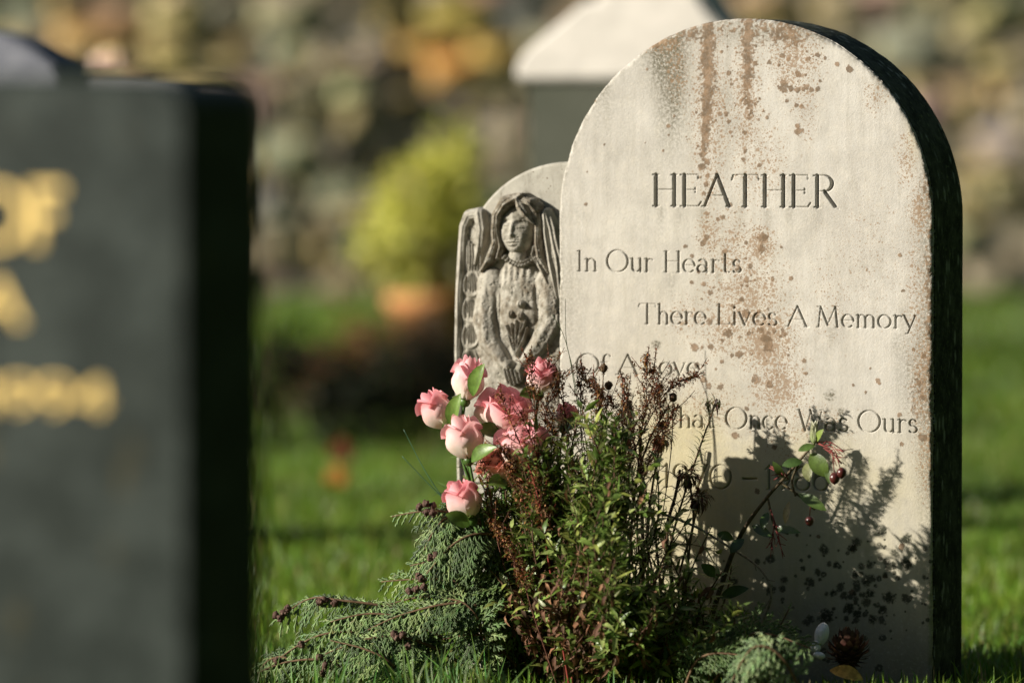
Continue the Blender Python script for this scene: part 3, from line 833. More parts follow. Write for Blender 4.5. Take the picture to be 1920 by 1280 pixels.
# ---------------------------------------------------------------- stones further back
def frame_at(px, Y):
    o = at(px, 640, Y); o.z = 0
    def uz(x, y):
        d = ray(x, y); C = Vector((0, 0, CAMH)); tt = (o - C).dot(Nn) / d.dot(Nn); P = C + d * tt
        return (P - o).dot(U), P.z
    return o, uz
def stone_mat(name, a, b, sc=20, rough=.85):
    t = NT(name); c = t.mix(t.ramp(t.noise(sc, 5, .65), .35, .65), a, b)
    c = t.mix(t.math('MULTIPLY', t.ramp(t.noise(sc * 6, 3), .55, .7), .4), c, tuple(x * .5 for x in a))
    t.base(c); t.rough(rough, .2); t.bump(t.noise(sc * 5, 4), .5, .004); return t.m
M_PALE = stone_mat("pale_rough_stone", (.62, .58, .52), (.50, .47, .42))
M_OLIVE = stone_mat("dark_olive_slate", (.045, .050, .032), (.060, .064, .045), 9, .6)
M_GREY = stone_mat("grey_granite", (.12, .12, .125), (.18, .18, .19))
o, uz = frame_at(1215, 11.2)
bs = empty("headstone", o, "dark headstone with pale domed cap standing behind the inscribed one", "headstone", rz=-TH)
a = uz(990, 148); b = uz(1440, 148)
slab_mesh("slab", [(a[0], -.05), (b[0], -.05), (b[0], a[1]), (a[0], a[1])], .11, M_OLIVE, bs, .006)
cp_px = [(1456, 150), (1456, 130), (1440, 106), (1408, 86), (1370, 60), (1338, 28), (1312, -8), (1270, -48), (1215, -58), (1160, -40), (1122, 2), (1100, 6), (1058, 40), (1018, 72), (986, 102), (972, 130), (975, 152)]
slab_mesh("cap", densify([uz(*p) for p in cp_px], 3), .15, M_PALE, bs, .008, y0=-.02)
o, uz = frame_at(215, 13.2)
gs_ = empty("headstone", o, "small grey headstone half hidden behind the dark granite one, flowers on its top", "headstone", rz=-TH)
a = uz(95, 186); b = uz(345, 186)
P_ = densify([(b[0], a[1] - .03), (b[0] - .01, a[1] + .0), (b[0] - .05, a[1] + .02), ((a[0] + b[0]) / 2, a[1] + .03), (a[0] + .05, a[1] + .02), (a[0] + .01, a[1]), (a[0], a[1] - .03)], 3)
slab_mesh("slab", [(a[0], .12), (b[0], .12)] + P_, .10, M_GREY, gs_, .006)
slab_mesh("plinth", [(a[0] - .04, -.03), (b[0] + .04, -.03), (b[0] + .04, .117), (a[0] - .04, .117)], .18, M_GREY, gs_, .006, y0=-.04)
o2, uz2 = frame_at(-10, 10.0)
bl = empty("headstone", o2, "bluish grey round topped headstone just showing above the near dark granite one", "headstone", rz=-TH)
pp = [(112, 400), (112, 150), (100, 122), (72, 100), (38, 80), (0, 66), (-45, 58), (-95, 56), (-150, 64), (-205, 90), (-235, 130), (-240, 400)]
pp = [uz2(*p) for p in pp]
slab_mesh("slab", [(pp[-1][0], -.05), (pp[0][0], -.05)] + pp, .12, stone_mat("blue_grey_stone", (.13, .135, .16), (.18, .185, .21)), bl, .008)
# posy on the small grey stone
pc = o + U * ((a[0] + b[0]) / 2 - .03) + Vector((0, 0, a[1] + .032)) - Nn * .05
po = empty("flower_posy", pc, "cream and pink flower posy resting on the small grey headstone", "flowers")
mb = MB()
for i in range(46):
    v = Vector((rnd.gauss(0, 1), rnd.gauss(0, 1), abs(rnd.gauss(0, 1)) + .2)).normalized()
    cc = [(.95, .72, .34), (.95, .84, .60), (.85, .48, .48), (.92, .70, .62)][0 if v.z > .75 else (1 if v.z > .5 else rnd.choice((2, 3)))]
    mb.ball((v.x * .040, v.y * .040, .040 + v.z * .040), .017, cc, (1, 1, .7), 6, 4, .3)
mb.build("blooms", M_PETAL, po)
mb = MB()
for i in range(14):
    an = i / 14 * 6.28
    mb.leaf((0, 0, .006), (math.cos(an), math.sin(an), .35), (0, 0, 1), .045, .016, .5, .2, (.06, .12, .04))
mb.build("leaves", M_BUSH, po)

# headstone far back, hidden by the inscribed one but for its shadow on the lawn
o, uz = frame_at(1450, 18.3)
fs = empty("headstone", o, "plain grey headstone far back on the lawn, shading the grass beyond the inscribed stone", "headstone", rz=-TH)
slab_mesh("slab", [(-.3, -.05), (.3, -.05), (.3, .62)] + [(.3 * math.cos(k / 12 * math.pi), .62 + .12 * math.sin(k / 12 * math.pi)) for k in range(1, 12)] + [(-.3, .62)], .14, M_GREY, fs, .01)

# ---------------------------------------------------------------- rubble wall
YW = 25.0
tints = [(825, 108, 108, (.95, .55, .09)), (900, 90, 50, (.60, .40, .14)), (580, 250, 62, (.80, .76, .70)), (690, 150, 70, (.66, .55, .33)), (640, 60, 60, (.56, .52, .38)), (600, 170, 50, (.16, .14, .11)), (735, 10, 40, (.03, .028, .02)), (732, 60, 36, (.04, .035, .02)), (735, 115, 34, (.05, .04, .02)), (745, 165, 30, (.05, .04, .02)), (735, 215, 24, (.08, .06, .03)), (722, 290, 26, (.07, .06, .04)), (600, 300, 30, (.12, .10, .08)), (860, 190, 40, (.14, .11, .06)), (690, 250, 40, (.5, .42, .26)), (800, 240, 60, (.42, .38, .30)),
         (150, 40, 70, (.62, .40, .14)), (300, 60, 80, (.60, .44, .18)), (450, 60, 80, (.42, .36, .22)), (380, 30, 50, (.3, .28, .2)), (560, 90, 60, (.46, .44, .32)), (520, 330, 80, (.40, .38, .30)), (900, 250, 80, (.36, .30, .22)), (940, 180, 60, (.30, .27, .18)),
         (640, 420, 120, (.34, .30, .21)), (560, 500, 80, (.26, .23, .17)), (1870, 60, 60, (.56, .42, .16)), (1840, 180, 50, (.56, .46, .18)), (1880, 245, 60, (.60, .55, .49)), (1860, 340, 60, (.34, .28, .18)), (1890, 430, 50, (.24, .20, .14)), (1850, 490, 50, (.44, .38, .26)), (1720, 60, 60, (.42, .40, .26))]
wall = empty("stone_wall", (0, YW, 0), "long rubble stone wall with orange lichen at the back of the lawn", "wall")
mb = MB()
z = -.1
wr_ = random.Random(3)
zbase = ground(960, 560)
while z < 2.3:
    hgt = wr_.uniform(.07, .17)
    x = -4.6 + wr_.uniform(0, .3)
    while x < 4.8:
        wd = wr_.uniform(.08, .36)
        cx, cz = x + wd / 2, z + hgt / 2 + wr_.uniform(-.04, .04)
        px, py = proj((cx, YW, cz))
        col = wr_.choice([(.44, .38, .27), (.56, .47, .31), (.32, .27, .20), (.48, .43, .34), (.30, .26, .20), (.60, .47, .27), (.48, .41, .27), (.40, .36, .29), (.54, .48, .38)])
        for tx, ty, tr, tc in tints:
            if math.hypot(px - tx, py - ty) < tr * wr_.uniform(.8, 1.15): col = tuple(tc[q] * .7 + col[q] * .3 for q in range(3)) if tc[0] > .2 else tc
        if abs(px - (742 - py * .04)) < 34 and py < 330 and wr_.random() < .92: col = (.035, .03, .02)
        k = 8; V = []; F = []
        bgv = float(fbm(np.array([cx * 1.1 + 3]), np.array([cz * 1.6 + 8]), 2)[0]); bgv = .88 + .42 * bgv; col = tuple(q * bgv for q in col)
        so = wr_.uniform(0, 100); dp = wr_.uniform(.03, .10)
        ww, hh = wd * wr_.uniform(.96, 1.12), hgt * wr_.uniform(.95, 1.25)
        for j in range(k + 1):
            for i in range(k + 1):
                a = i / k * 2 - 1; b = j / k * 2 - 1
                q = max(abs(a), abs(b)); rr = math.hypot(a, b)
                f_ = 1 if rr < 1e-6 else q / rr * .18 + .82
                aa, bb = a * f_ + .08 * math.sin(so + 3 * b + a), b * f_ + .10 * math.sin(so * 2 + 3 * a)
                prot = dp * (1 - q ** 4) + .02 * math.sin(so + 5 * a) * math.cos(so + 4 * b) * (1 - q)
                V.append((cx + aa * ww / 2, -prot - .0, cz + bb * hh / 2))
        for j in range(k):
            for i in range(k):
                F.append((j * (k + 1) + i, j * (k + 1) + i + 1, (j + 1) * (k + 1) + i + 1, (j + 1) * (k + 1) + i))
        mb.add(V, F, [tuple(c_ * wr_.uniform(.78, 1.12) for c_ in col)] * len(V))
        x += wd
    z += hgt
t = NT("lichened_rubble")
a_ = t.attr().outputs["Color"]
c = t.mix(t.ramp(t.noise(14, 5, .7), .35, .65), a_, t.mix(1.0, a_, (.55, .52, .48), 'MULTIPLY'))
c = t.mix(t.math('MULTIPLY', t.ramp(t.noise(7, 4), .56, .66), .7), c, (.55, .42, .12))
c = t.mix(t.math('MULTIPLY', t.ramp(t.voronoi(9), .22, .14), .5), c, (.58, .54, .46))
t.base(c); t.rough(.92, .1); t.bump(t.noise(40, 5), .7, .01)
mb.build("rubble_stones", t.m, wall)
t = NT("dark_mortar"); t.base(t.mix(t.noise(12, 4), (.24, .21, .155), (.40, .35, .26))); t.rough(.95, .05)
mb = MB()
mb.add([(x, y, z) for y in (-.02, .5) for x, z in ((-4.7, -.1), (4.9, -.1), (4.9, 2.4), (-4.7, 2.4))], [(0, 1, 2, 3), (7, 6, 5, 4), (0, 4, 5, 1), (1, 5, 6, 2), (2, 6, 7, 3), (3, 7, 4, 0)])
mb.build("mortar_core", t.m, wall, False)

# ---------------------------------------------------------------- shrubs at mid distance
def bush_mb(c, rx, ry, rz_, n, ln, wd, cols_, seed, lumps=7, shell=.55):
    r = random.Random(seed); mb = MB()
    lobes = []
    for i in range(lumps):
        v = Vector((r.gauss(0, 1), r.gauss(0, 1), r.gauss(0, .8))).normalized() * r.uniform(.3, .78)
        lobes.append((v, r.uniform(.22, .42), r.uniform(.75, 1.25)))
    for i in range(n):
        lc, lr, br = r.choice(lobes)
        v = Vector((r.gauss(0, 1), r.gauss(0, 1), r.gauss(0, 1))).normalized()
        p = lc + v * lr * (shell + (1 - shell) * r.random())
        P = Vector((c[0] + p.x * rx, c[1] + p.y * ry, c[2] + p.z * rz_))
        if P.z < .01: continue
        d = (v + Vector((r.gauss(0, .5), r.gauss(0, .5), r.gauss(.2, .5)))).normalized()
        col = r.choice(cols_); f_ = br * r.uniform(.75, 1.25)
        mb.leaf(P, d, v + Vector((0, 0, .6)), ln * r.uniform(.7, 1.3), wd * r.uniform(.7, 1.2), .3, .2, tuple(x * f_ for x in col), nseg=2)
    return mb
Yb = 16.0
bc = at(812, 440, Yb)
yb_ = empty("potted_shrub", (bc.x, bc.y, 0), "yellow green leafy shrub in a terracotta pot before the stone wall", "shrub")
bush_mb((0, 0, bc.z), .26, .22, .29, 2600, .036, .024, [(.80, .76, .16), (.62, .66, .12), (.84, .80, .24), (.30, .36, .06)], 21, 26).build("foliage", M_BUSH, yb_)
mb = MB()
for i in range(7):
    a = i * .9
    mb.tube([(0, 0, .25), (.03 * math.cos(a), .03 * math.sin(a), .34), (.1 * math.cos(a), .1 * math.sin(a), bc.z)], [.008, .006, .003], 5, (.10, .07, .04))
mb.build("branches", M_WOOD, yb_)
t = NT("terracotta"); t.base(t.mix(t.noise(12, 4), (.50, .22, .07), (.42, .20, .09))); t.rough(.8, .2)
prof_ = [(0, .0), (.085, 0), (.115, .24), (.13, .24), (.135, .29), (.115, .29), (.105, .25), (0, .25)]
V = []; F = []; n = 28
for r_, z_ in prof_:
    for k in range(n): V.append((r_ * math.cos(6.2832 * k / n), r_ * math.sin(6.2832 * k / n), z_))
for j in range(len(prof_) - 1):
    for k in range(n): F.append((j * n + k, j * n + (k + 1) % n, (j + 1) * n + (k + 1) % n, (j + 1) * n + k))
link_mesh("pot", V, F, t.m, yb_)

heath_spots = [(530, 13.4, .17, .27, 'dark evergreen plant, leftmost at the front of the bed beside the granite stone', 0), (610, 13.3, .17, .27, 'dark evergreen plant at the front of the bed, second from the granite stone', 0),
               (700, 13.3, .17, .28, 'dark evergreen plant in the middle of the front of the bed', 0), (785, 13.3, .17, .27, 'dark evergreen plant at the front of the bed before the terracotta pot', 0), (860, 13.4, .17, .26, 'dark evergreen plant at the end of the bed beside the angel panel', 0),
               (560, 14.5, .15, .22, 'low heath plant with dull pink tips behind the dark ones', 1), (650, 14.5, .16, .27, 'tall reddish brown heath plant at the back of the bed', 2), (745, 14.6, .16, .25, 'rusty heath plant at the back of the bed below the potted shrub', 2), (840, 14.6, .15, .24, 'reddish heath plant at the back of the bed nearest the angel panel', 1)]
pal = [[(.012, .022, .008), (.02, .026, .010)], [(.26, .15, .10), (.08, .08, .03), (.20, .11, .07)], [(.34, .13, .06), (.24, .11, .05), (.08, .06, .025)]]
for i, (px, Y, w_, h_, lab, kd) in enumerate(heath_spots):
    p = at(px, 640, Y); p.z = 0
    e_ = empty("heath_plant", p, lab, "plant", "low heath plants in the bed")
    bush_mb((0, 0, h_ * .5), w_ * 1.3, w_ * 1.2, h_ * .85, 1500, .02, .007, pal[kd] , 40 + i, 8).build("foliage", M_BUSH, e_)
    mb = MB()
    for k in range(6): mb.tube([(0, 0, 0), (rnd.uniform(-.08, .08), rnd.uniform(-.08, .08), h_ * .6)], [.004, .002], 5, (.08, .05, .03))
    mb.build("stems", M_WOOD, e_)

# fallen leaves on the lawn
lf = [(632, 948, (.60, .30, .06), .05, "orange fallen leaf lying on the sunny lawn"), (640, 898, (.22, .07, .03), .055, "dark red fallen leaf lying on the lawn just behind the orange one")]
for px, py, c_, s_, lab in lf:
    p = ground(px, py)
    mb = MB()
    for k in range(5):
        a = -1.0 + k * .5
        mb.leaf((0, 0, 0), (math.sin(a), -.15, math.cos(a) * .8 + .2), (0, -1, .3), s_ * (1 - .15 * abs(k - 2)), s_ * .42, .4, .2, c_)
    mb.tube([(0, 0, 0), (0, .01, -s_ * .5)], [.001, .0008], 4, (.2, .12, .04))
    o = mb.build("fallen_leaf", M_DRY); o.location = p + Vector((0, 0, .042))
    tag(o, lab, "leaf", "fallen leaves on the lawn")

# ---------------------------------------------------------------- grass
def grass(name, n, Y0, Y1, hlo, hhi, wd, seed, power=1.0, zfun=None, xr_=None):
    r = np.random.RandomState(seed)
    Yv = Y0 + (Y1 - Y0) * r.rand(n) ** power
    half = Yv * .095 + .12
    Xv = (r.rand(n) * 2 - 1) * half if xr_ is None else xr_[0] + (xr_[1] - xr_[0]) * r.rand(n)
    cl = fbm(Xv * 5 + 40, Yv * 5, 3); cl2 = fbm(Xv * 1.3 + 9, Yv * 1.3 + 5, 2)
    h = (hlo + (hhi - hlo) * r.rand(n) ** 1.4) * (.55 + .9 * cl)
    an = r.rand(n) * 6.283; lean = r.rand(n) ** 1.3 * .9
    fx, fy = np.cos(an), np.sin(an)
    w = wd * (.6 + .8 * r.rand(n))
    sa = an + 1.57 + r.randn(n) * .4
    sx, sy = np.cos(sa), np.sin(sa)
    V = np.zeros((n, 7, 3)); P = np.stack([Xv, Yv, np.zeros(n) - .004], -1)
    for k, (s, ws) in enumerate([(0, .8), (.4, 1), (.75, .7)]):
        off = lean * h * s ** 1.8
        c = P + np.stack([fx * off, fy * off, h * s * (1 - .25 * lean * s)], -1)
        sd = np.stack([sx, sy, 0 * sx], -1) * (w * ws * .5)[:, None]
        V[:, 2 * k] = c - sd; V[:, 2 * k + 1] = c + sd
    off = lean * h
    V[:, 6] = P + np.stack([fx * off, fy * off, h * (1 - .25 * lean)], -1)
    b = (np.arange(n) * 7)[:, None]
    Q = np.concatenate([b + np.array([[0, 1, 3, 2]]), b + np.array([[2, 3, 5, 4]])])
    T_ = b + np.array([[4, 5, 6, 6]])
    base = np.stack([.065 + .17 * cl2 ** 2 + .08 * r.rand(n), .135 + .26 * cl2 ** 2 + .10 * r.rand(n), .015 + .025 * r.rand(n)], -1)
    dry = r.rand(n) < .05
    base[dry] = [.30, .25, .10]
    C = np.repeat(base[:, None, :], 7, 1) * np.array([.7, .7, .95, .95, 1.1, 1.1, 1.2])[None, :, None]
    F = [tuple(q) for q in Q.tolist()] + [tuple(q[:3]) for q in T_.tolist()]
    return V.reshape(-1, 3), F, C.reshape(-1, 3)
parts_ = [grass("a", 52000, 6.4, 9.2, .016, .05, .0030, 1), grass("b", 54000, 9.2, 14.0, .02, .05, .0045, 2), grass("c", 42000, 14.0, 24.9, .03, .07, .009, 3)]
VV, FF, CC = [], [], []; b = 0
for V, F, C in parts_:
    VV.append(V); CC.append(C); FF += [tuple(i + b for i in f) for f in F]; b += len(V)
VV = np.concatenate(VV)
# nothing grows through the stones
loc = (VV[:, 0] - O0.x) * U.x + (VV[:, 1] - O0.y) * U.y, -((VV[:, 0] - O0.x) * Nn.x + (VV[:, 1] - O0.y) * Nn.y)
ins_ = (loc[0] > -R - Rp) & (loc[0] < R) & (loc[1] > -.01) & (loc[1] < THK + .01)
bad = ins_.reshape(-1, 7).any(1)
VV[np.repeat(bad, 7), 2] -= .3
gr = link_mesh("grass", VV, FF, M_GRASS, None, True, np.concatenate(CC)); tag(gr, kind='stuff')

# ---------------------------------------------------------------- unseen tall hedge shape, added to block sky light
t = NT("sky_blocker_green")
t.base(t.mix(t.ramp(t.noise(9, 5, .7), .35, .65), (.012, .022, .010), (.035, .055, .020))); t.rough(.8, .15); t.bump(t.noise(25, 4), 1, .05)
def hedge(name, pts, h, w, lab, seed):
    V = []; F = []; n = 0
    r = random.Random(seed); P = []
    for (x0, y0), (x1, y1) in zip(pts[:-1], pts[1:]):
        k = max(2, int(math.hypot(x1 - x0, y1 - y0) / .4))
        for i in range(k): P.append((x0 + (x1 - x0) * i / k, y0 + (y1 - y0) * i / k))
    P.append(pts[-1])
    m_ = 22
    for i, (x, y) in enumerate(P):
        a = P[max(0, i - 1)]; b = P[min(len(P) - 1, i + 1)]
        tx, ty = b[0] - a[0], b[1] - a[1]; l = math.hypot(tx, ty); nx, ny = -ty / l, tx / l
        for j in range(m_):
            s_ = j / (m_ - 1) * math.pi
            bx = math.copysign(abs(math.cos(s_)) ** .35, math.cos(s_)); bz = math.sin(s_) ** .4 if j not in (0, m_ - 1) else 0
            nz = 1 + .16 * (r.random() - .5) + .08 * math.sin(i * .9 + j)
            V.append((x + nx * bx * w * nz, y + ny * bx * w * nz, bz * h * (1 + .05 * (r.random() - .5))))
    for i in range(len(P) - 1):
        for j in range(m_ - 1): F.append((i * m_ + j, i * m_ + j + 1, (i + 1) * m_ + j + 1, (i + 1) * m_ + j))
    F += [tuple(range(m_))[::-1], tuple((len(P) - 1) * m_ + j for j in range(m_))]
    o = link_mesh(name, V, F, t.m); tag(o, lab, "light blocker")
hedge("sky_blocker_hedge", [(-13, -5), (5, -5), (6.5, -3), (6.8, 20)], 7.5, .8, "tall dark hedge shape added unseen behind the viewer to block sky light", 3)
# ---------------------------------------------------------------- plants and flowers at the foot of the stone
def ppt(px, py, off): return Vector(FP(px, py, off))
def path(pts, k=5):
    """smooth world path through (px, py, off) points"""
    P = [ppt(*p) for p in pts]; out = []
    for i in range(len(P) - 1):
        p0, p1, p2, p3 = P[max(i - 1, 0)], P[i], P[i + 1], P[min(i + 2, len(P) - 1)]
        for j in range(k):
            s = j / k
            out.append(.5 * (2 * p1 + (p2 - p0) * s + (2 * p0 - 5 * p1 + 4 * p2 - p3) * s * s + (3 * p1 - p0 - 3 * p2 + p3) * s ** 3))
    out.append(P[-1]); return out
def along(P, t):
    t = max(0, min(.9999, t)) * (len(P) - 1); i = int(t)
    return P[i].lerp(P[i + 1], t - i), (P[i + 1] - P[i]).normalized()
def root_z(p):
    q = p.copy(); q.z = 0; return q
TOCAM = -Vector((0, 1, 0))

# ---- roses
def bloom(name, parent, Cb, axis, h, w, opening, col, seed):
    r = random.Random(seed); mb = MB()
    ax = axis.normalized(); e1 = ax.orthogonal().normalized(); e2 = ax.cross(e1)
    cream = (.95, .91, .80)
    layers = [(4, 1.0, .92, .72, .20), (3, .86, .97, .85, .05), (3, .66, 1.0, .85, .0), (3, .45, .99, .95, -.06), (2, .25, .96, 1.1, -.1)]
    for li, (n, rr, hh, hw, flare) in enumerate(layers):
        for k in range(n):
            a0 = 2 * math.pi * (k + .37 * li) / n + r.uniform(-.15, .15)
            hk = h * hh * r.uniform(.94, 1.05); fk = (flare + .10 * opening) * r.uniform(.6, 1.3)
            ns, nt = 9, 8; V = []; C_ = []
            for i in range(ns + 1):
                s = i / ns
                prof_r = .16 + .84 * math.sin(min(1, s * 1.55) * math.pi / 2) ** .8
                prof_r *= 1 - (.42 - .36 * opening) * sstep(.40, 1, s)
                for j in range(nt + 1):
                    tt = j / nt * 2 - 1
                    top = 1 - .26 * abs(tt) ** 1.5 + (.02 * math.sin(tt * 4 + seed + k) * max(0, s - .6) * 2.5)
                    zz = s * top
                    curl = max(0, s - .74) / .26
                    rad = w / 2 * rr * (prof_r + fk * curl ** 1.6 * (1 + .5 * abs(tt)))
                    rad += w * .010 * math.sin(tt * 5 + k * 2 + seed) * s
                    zz = zz - .10 * curl ** 2 * (1 if li < 2 else .3)
                    phi = a0 + tt * (hw * math.pi / (n * .5) * .62 + .18) * (.55 + .45 * math.sin(min(1, s * 1.6) * math.pi / 2))
                    rad *= 1 - .035 * (tt > 0)
                    V.append(Cb + ax * (hk * zz) + (e1 * math.cos(phi) + e2 * math.sin(phi)) * rad)
                    m = sstep(.16, .85, s) if li < 2 else .5 + .5 * s
                    m = m * (1 - .18 * abs(tt) * (s < .8))
                    C_.append(tuple(cream[q] * (1 - m) + col[q] * m for q in range(3)))
            F = [(i * (nt + 1) + j, i * (nt + 1) + j + 1, (i + 1) * (nt + 1) + j + 1, (i + 1) * (nt + 1) + j) for i in range(ns) for j in range(nt)]
            mb.add(V, F, C_)
    o = mb.build(name, M_PETAL, parent)
    return o
pinks = [(.96, .54, .58), (.95, .45, .50), (.97, .58, .60), (.94, .44, .36)]
ROSES = [  # base px, tip px, off, toward camera, height px, width px, opening, colour, label
 ((872, 750), (885, 668), .235, .12, 84, 70, .25, 0, "upright pink rose, the topmost, with a pale cream base and a broad green sepal", (886, 742, 893, 695)),
 ((838, 802), (800, 736), .235, .15, 78, 70, .35, 1, "pink rose leaning outward, leftmost of the bunch, against the dark lawn", (846, 800, 850, 752)),
 ((878, 860), (862, 782), .265, .2, 84, 80, .3, 2, "pale pink rose with a cream base just below the leftmost rose", (884, 864, 910, 838)),
 ((945, 812), (955, 732), .215, .25, 84, 92, .75, 1, "wide open pink rose in the middle of the bunch behind a red stem", (940, 815, 905, 800)),
 ((1010, 738), (1018, 676), .20, .2, 66, 58, .5, 1, "pink rose in front of the angel's sleeve, behind thin brown twigs", (1008, 742, 985, 735)),
 ((950, 905), (925, 850), .225, .4, 66, 76, .8, 3, "coral coloured rose low in the bunch, half covered by brown twigs", (950, 905, 925, 900)),
 ((985, 882), (975, 796), .245, .2, 90, 88, .7, 0, "large pink rose crossed by a dark red stem, right of the coral rose", (990, 885, 1010, 880)),
 ((884, 972), (856, 908), .265, .2, 78, 76, .35, 1, "lowest pink rose, resting above the cypress fronds on a rounded green leaf", (880, 985, 848, 965)),
 ((1058, 800), (1066, 758), .16, .1, 46, 44, .5, 1, "small pink rose glimpsed deep among the leafy stems", (1060, 805, 1075, 790)),
 ((908, 798), (914, 752), .205, .1, 56, 52, .4, 2, "pink rose squeezed behind the others in the centre of the bunch", (908, 800, 895, 790)),
]
PXM = 7.4 / FPX
for i, (b_, t_, off, tc, hp, wp, op, ci, lab, sep) in enumerate(ROSES):
    B = ppt(*b_, off); T_ = ppt(*t_, off)
    ax = (T_ - B).normalized() + TOCAM * tc
    e = empty("rose", (0, 0, 0), lab, "rose", "pink roses in the bunch")
    bloom("petals", e, B, ax, hp * 1.06 * PXM, wp * .98 * PXM, op, pinks[ci], 50 + i * 7)
    mb = MB()
    axn = ax.normalized(); side = axn.orthogonal().normalized(); s2 = axn.cross(side)
    mb.ball(B - axn * .002, .0078, (.10, .20, .04), (1, 1, 1), 8, 5)
    for k in range(4):
        a = k * 1.57 + i
        d = (side * math.cos(a) + s2 * math.sin(a))
        mb.leaf(B - axn * .004, d * .8 + axn * .7, -d + axn * .3, .028, .013, -.9 if k % 2 else .5, .2, (.14, .26, .05), (.22, .34, .08))
    sx, sy, ex, ey = sep
    P0 = ppt(sx, sy, off + .02); P1 = ppt(ex, ey, off + .045)
    mb.leaf(P0, P1 - P0, TOCAM + Vector((-.3, 0, .5)), (P1 - P0).length * 1.15, .021, .35, .5, (.09, .18, .03), (.19, .31, .06), 7, .6)
    mb.build("sepals", M_LEAF, e)
    mb = MB()
    rt = ppt(975 + i * 6, 1290, .20); rt.z = 0
    mid = (B - axn * .07).lerp(rt, .3)
    mb.tube([B - axn * .003, B - axn * .03, mid, B.lerp(rt, .7), rt], [.0022, .002, .0022, .0025, .0025], 6, (.07, .15, .03))
    mb.build("stem", M_WOOD, e)

# ---- leafy stems of the evergreen shrub
greens = [(.17, .27, .05), (.23, .34, .07), (.12, .20, .04), (.36, .44, .14), (.09, .15, .03), (.30, .34, .08)]
browns = [(.22, .105, .055), (.15, .075, .045), (.30, .16, .085), (.10, .06, .035)]
shrub = empty("leafy_shrub", ppt(1060, 1290, .2) * 1, "dense narrow leaved green shrub with browned lower leaves before the inscription", "shrub")
shrub.location.z = 0
sl = Vector(shrub.location)
sr = random.Random(12)
stems = MB(); leaves = MB(); dead = MB()
def leafy(P, t0, step, edge_thin=True):
    Lp = sum((P[k + 1] - P[k]).length for k in range(len(P) - 1))
    n = max(3, int(Lp * (1 - t0) / step))
    for k in range(n):
        t_ = t0 + (1 - t0) * k / n
        p, d = along(P, t_)
        px, py = proj(p)
        if px > 1165 and py < 1100 and sr.random() < .30: continue
        low = sstep(1000, 1120, py) * (1 if 850 < px < 1130 else .25)
        isdead = sr.random() < .50 * low + .06
        an = k * 2.4 + sr.uniform(-.3, .3)
        a = d.orthogonal().normalized(); b_ = d.cross(a)
        out = a * math.cos(an) + b_ * math.sin(an)
        f_ = sr.uniform(.65, 1.3)
        if isdead:
            dd = (out + d * -.3 + Vector((0, 0, -.6))).normalized()
            dead.leaf(p - sl, dd, d, sr.uniform(.014, .026), sr.uniform(.0045, .0075), sr.uniform(.2, 1.3), .5, tuple(q * f_ for q in sr.choice(browns)), nseg=3)
        else:
            dd = (out + d * sr.uniform(.3, 1.1) + Vector((0, 0, .1))).normalized()
            leaves.leaf(p - sl, dd, d, sr.uniform(.015, .031) * (1 - .35 * (t_ > .93)), sr.uniform(.0045, .0088), sr.uniform(-.1, .7), .3, tuple(q * f_ for q in sr.choice(greens)), nseg=3)
tips = []
for i in range(135):
    while True:
        x = sr.uniform(868, 1290); y = sr.uniform(735, 1200)
        top = 885 if x < 930 else (850 if x < 1010 else (795 if x < 1070 else (760 if x < 1150 else (745 if x < 1235 else 960))))
        if y > top and not (x > 1160 and y < 1090 and sr.random() < .76): break
    tips.append((x, y))
tips += [(1215, 905), (1262, 1010), (1300, 1060), (1335, 985), (1355, 1070), (1240, 960), (1315, 1110), (1385, 1130), (1205, 790), (1230, 850)]
for (x, y) in tips:
    off = .17 + .16 * (x - 870) / 300 + sr.uniform(-.06, .05) if x < 1170 else sr.uniform(.12, .32)
    rx_ = 1040 + (x - 1040) * .55 + sr.uniform(-50, 50)
    wv = sr.uniform(-26, 26)
    P = path([(rx_, 1300, .16 + sr.uniform(-.06, .06)), (rx_ + (x - rx_) * .35 + wv, 1300 + (y - 1300) * .35, (off + .16) / 2 + sr.uniform(-.02, .02)), (rx_ + (x - rx_) * .7 - wv, 1300 + (y - 1300) * .7, off + sr.uniform(-.02, .02)), (x, y, off)], 5)
    sc_ = sr.choice([(.12, .07, .04), (.08, .075, .03), (.15, .08, .05)])
    stems.tube([p - sl for p in P], [.0021 - .0014 * k / len(P) for k in range(len(P))], 5, sc_)
    leafy(P, .15, .0052)
    for b in range(5 if x < 1160 else 2):
        t_ = sr.uniform(.25, .9)
        p, d = along(P, t_)
        px, py = proj(p)
        dd = (d * .6 + Vector((sr.uniform(-1, 1), sr.uniform(-.7, .7), sr.uniform(-.1, .8)))).normalized()
        ll = sr.uniform(.025, .065); bow = .3
        if sr.random() < .22 and px > 1000:
            dd = (d * .5 + Vector((sr.uniform(.0, 1.6), sr.uniform(-.3, .3), sr.uniform(-.1, .5)))).normalized(); ll = sr.uniform(.07, .135); bow = sr.uniform(-.5, .4)
        Q = [p + dd * ll * q + Vector((0, 0, bow * ll * q * q)) for q in (0, .2, .4, .6, .8, 1)]
        if proj(Q[-1])[0] > 1360 or proj(Q[-1])[1] < 735: continue
        if proj(Q[-1])[1] < top - 10 and x < 1150: continue
        stems.tube([q - sl for q in Q], [.0013, .0012, .001, .0009, .0008, .0005], 4, sc_)
        leafy(Q, .1, .0046)
stems.build("stems", M_WOOD, shrub); leaves.build("foliage", M_LEAF, shrub); dead.build("withered_leaves", M_DRY, shrub)

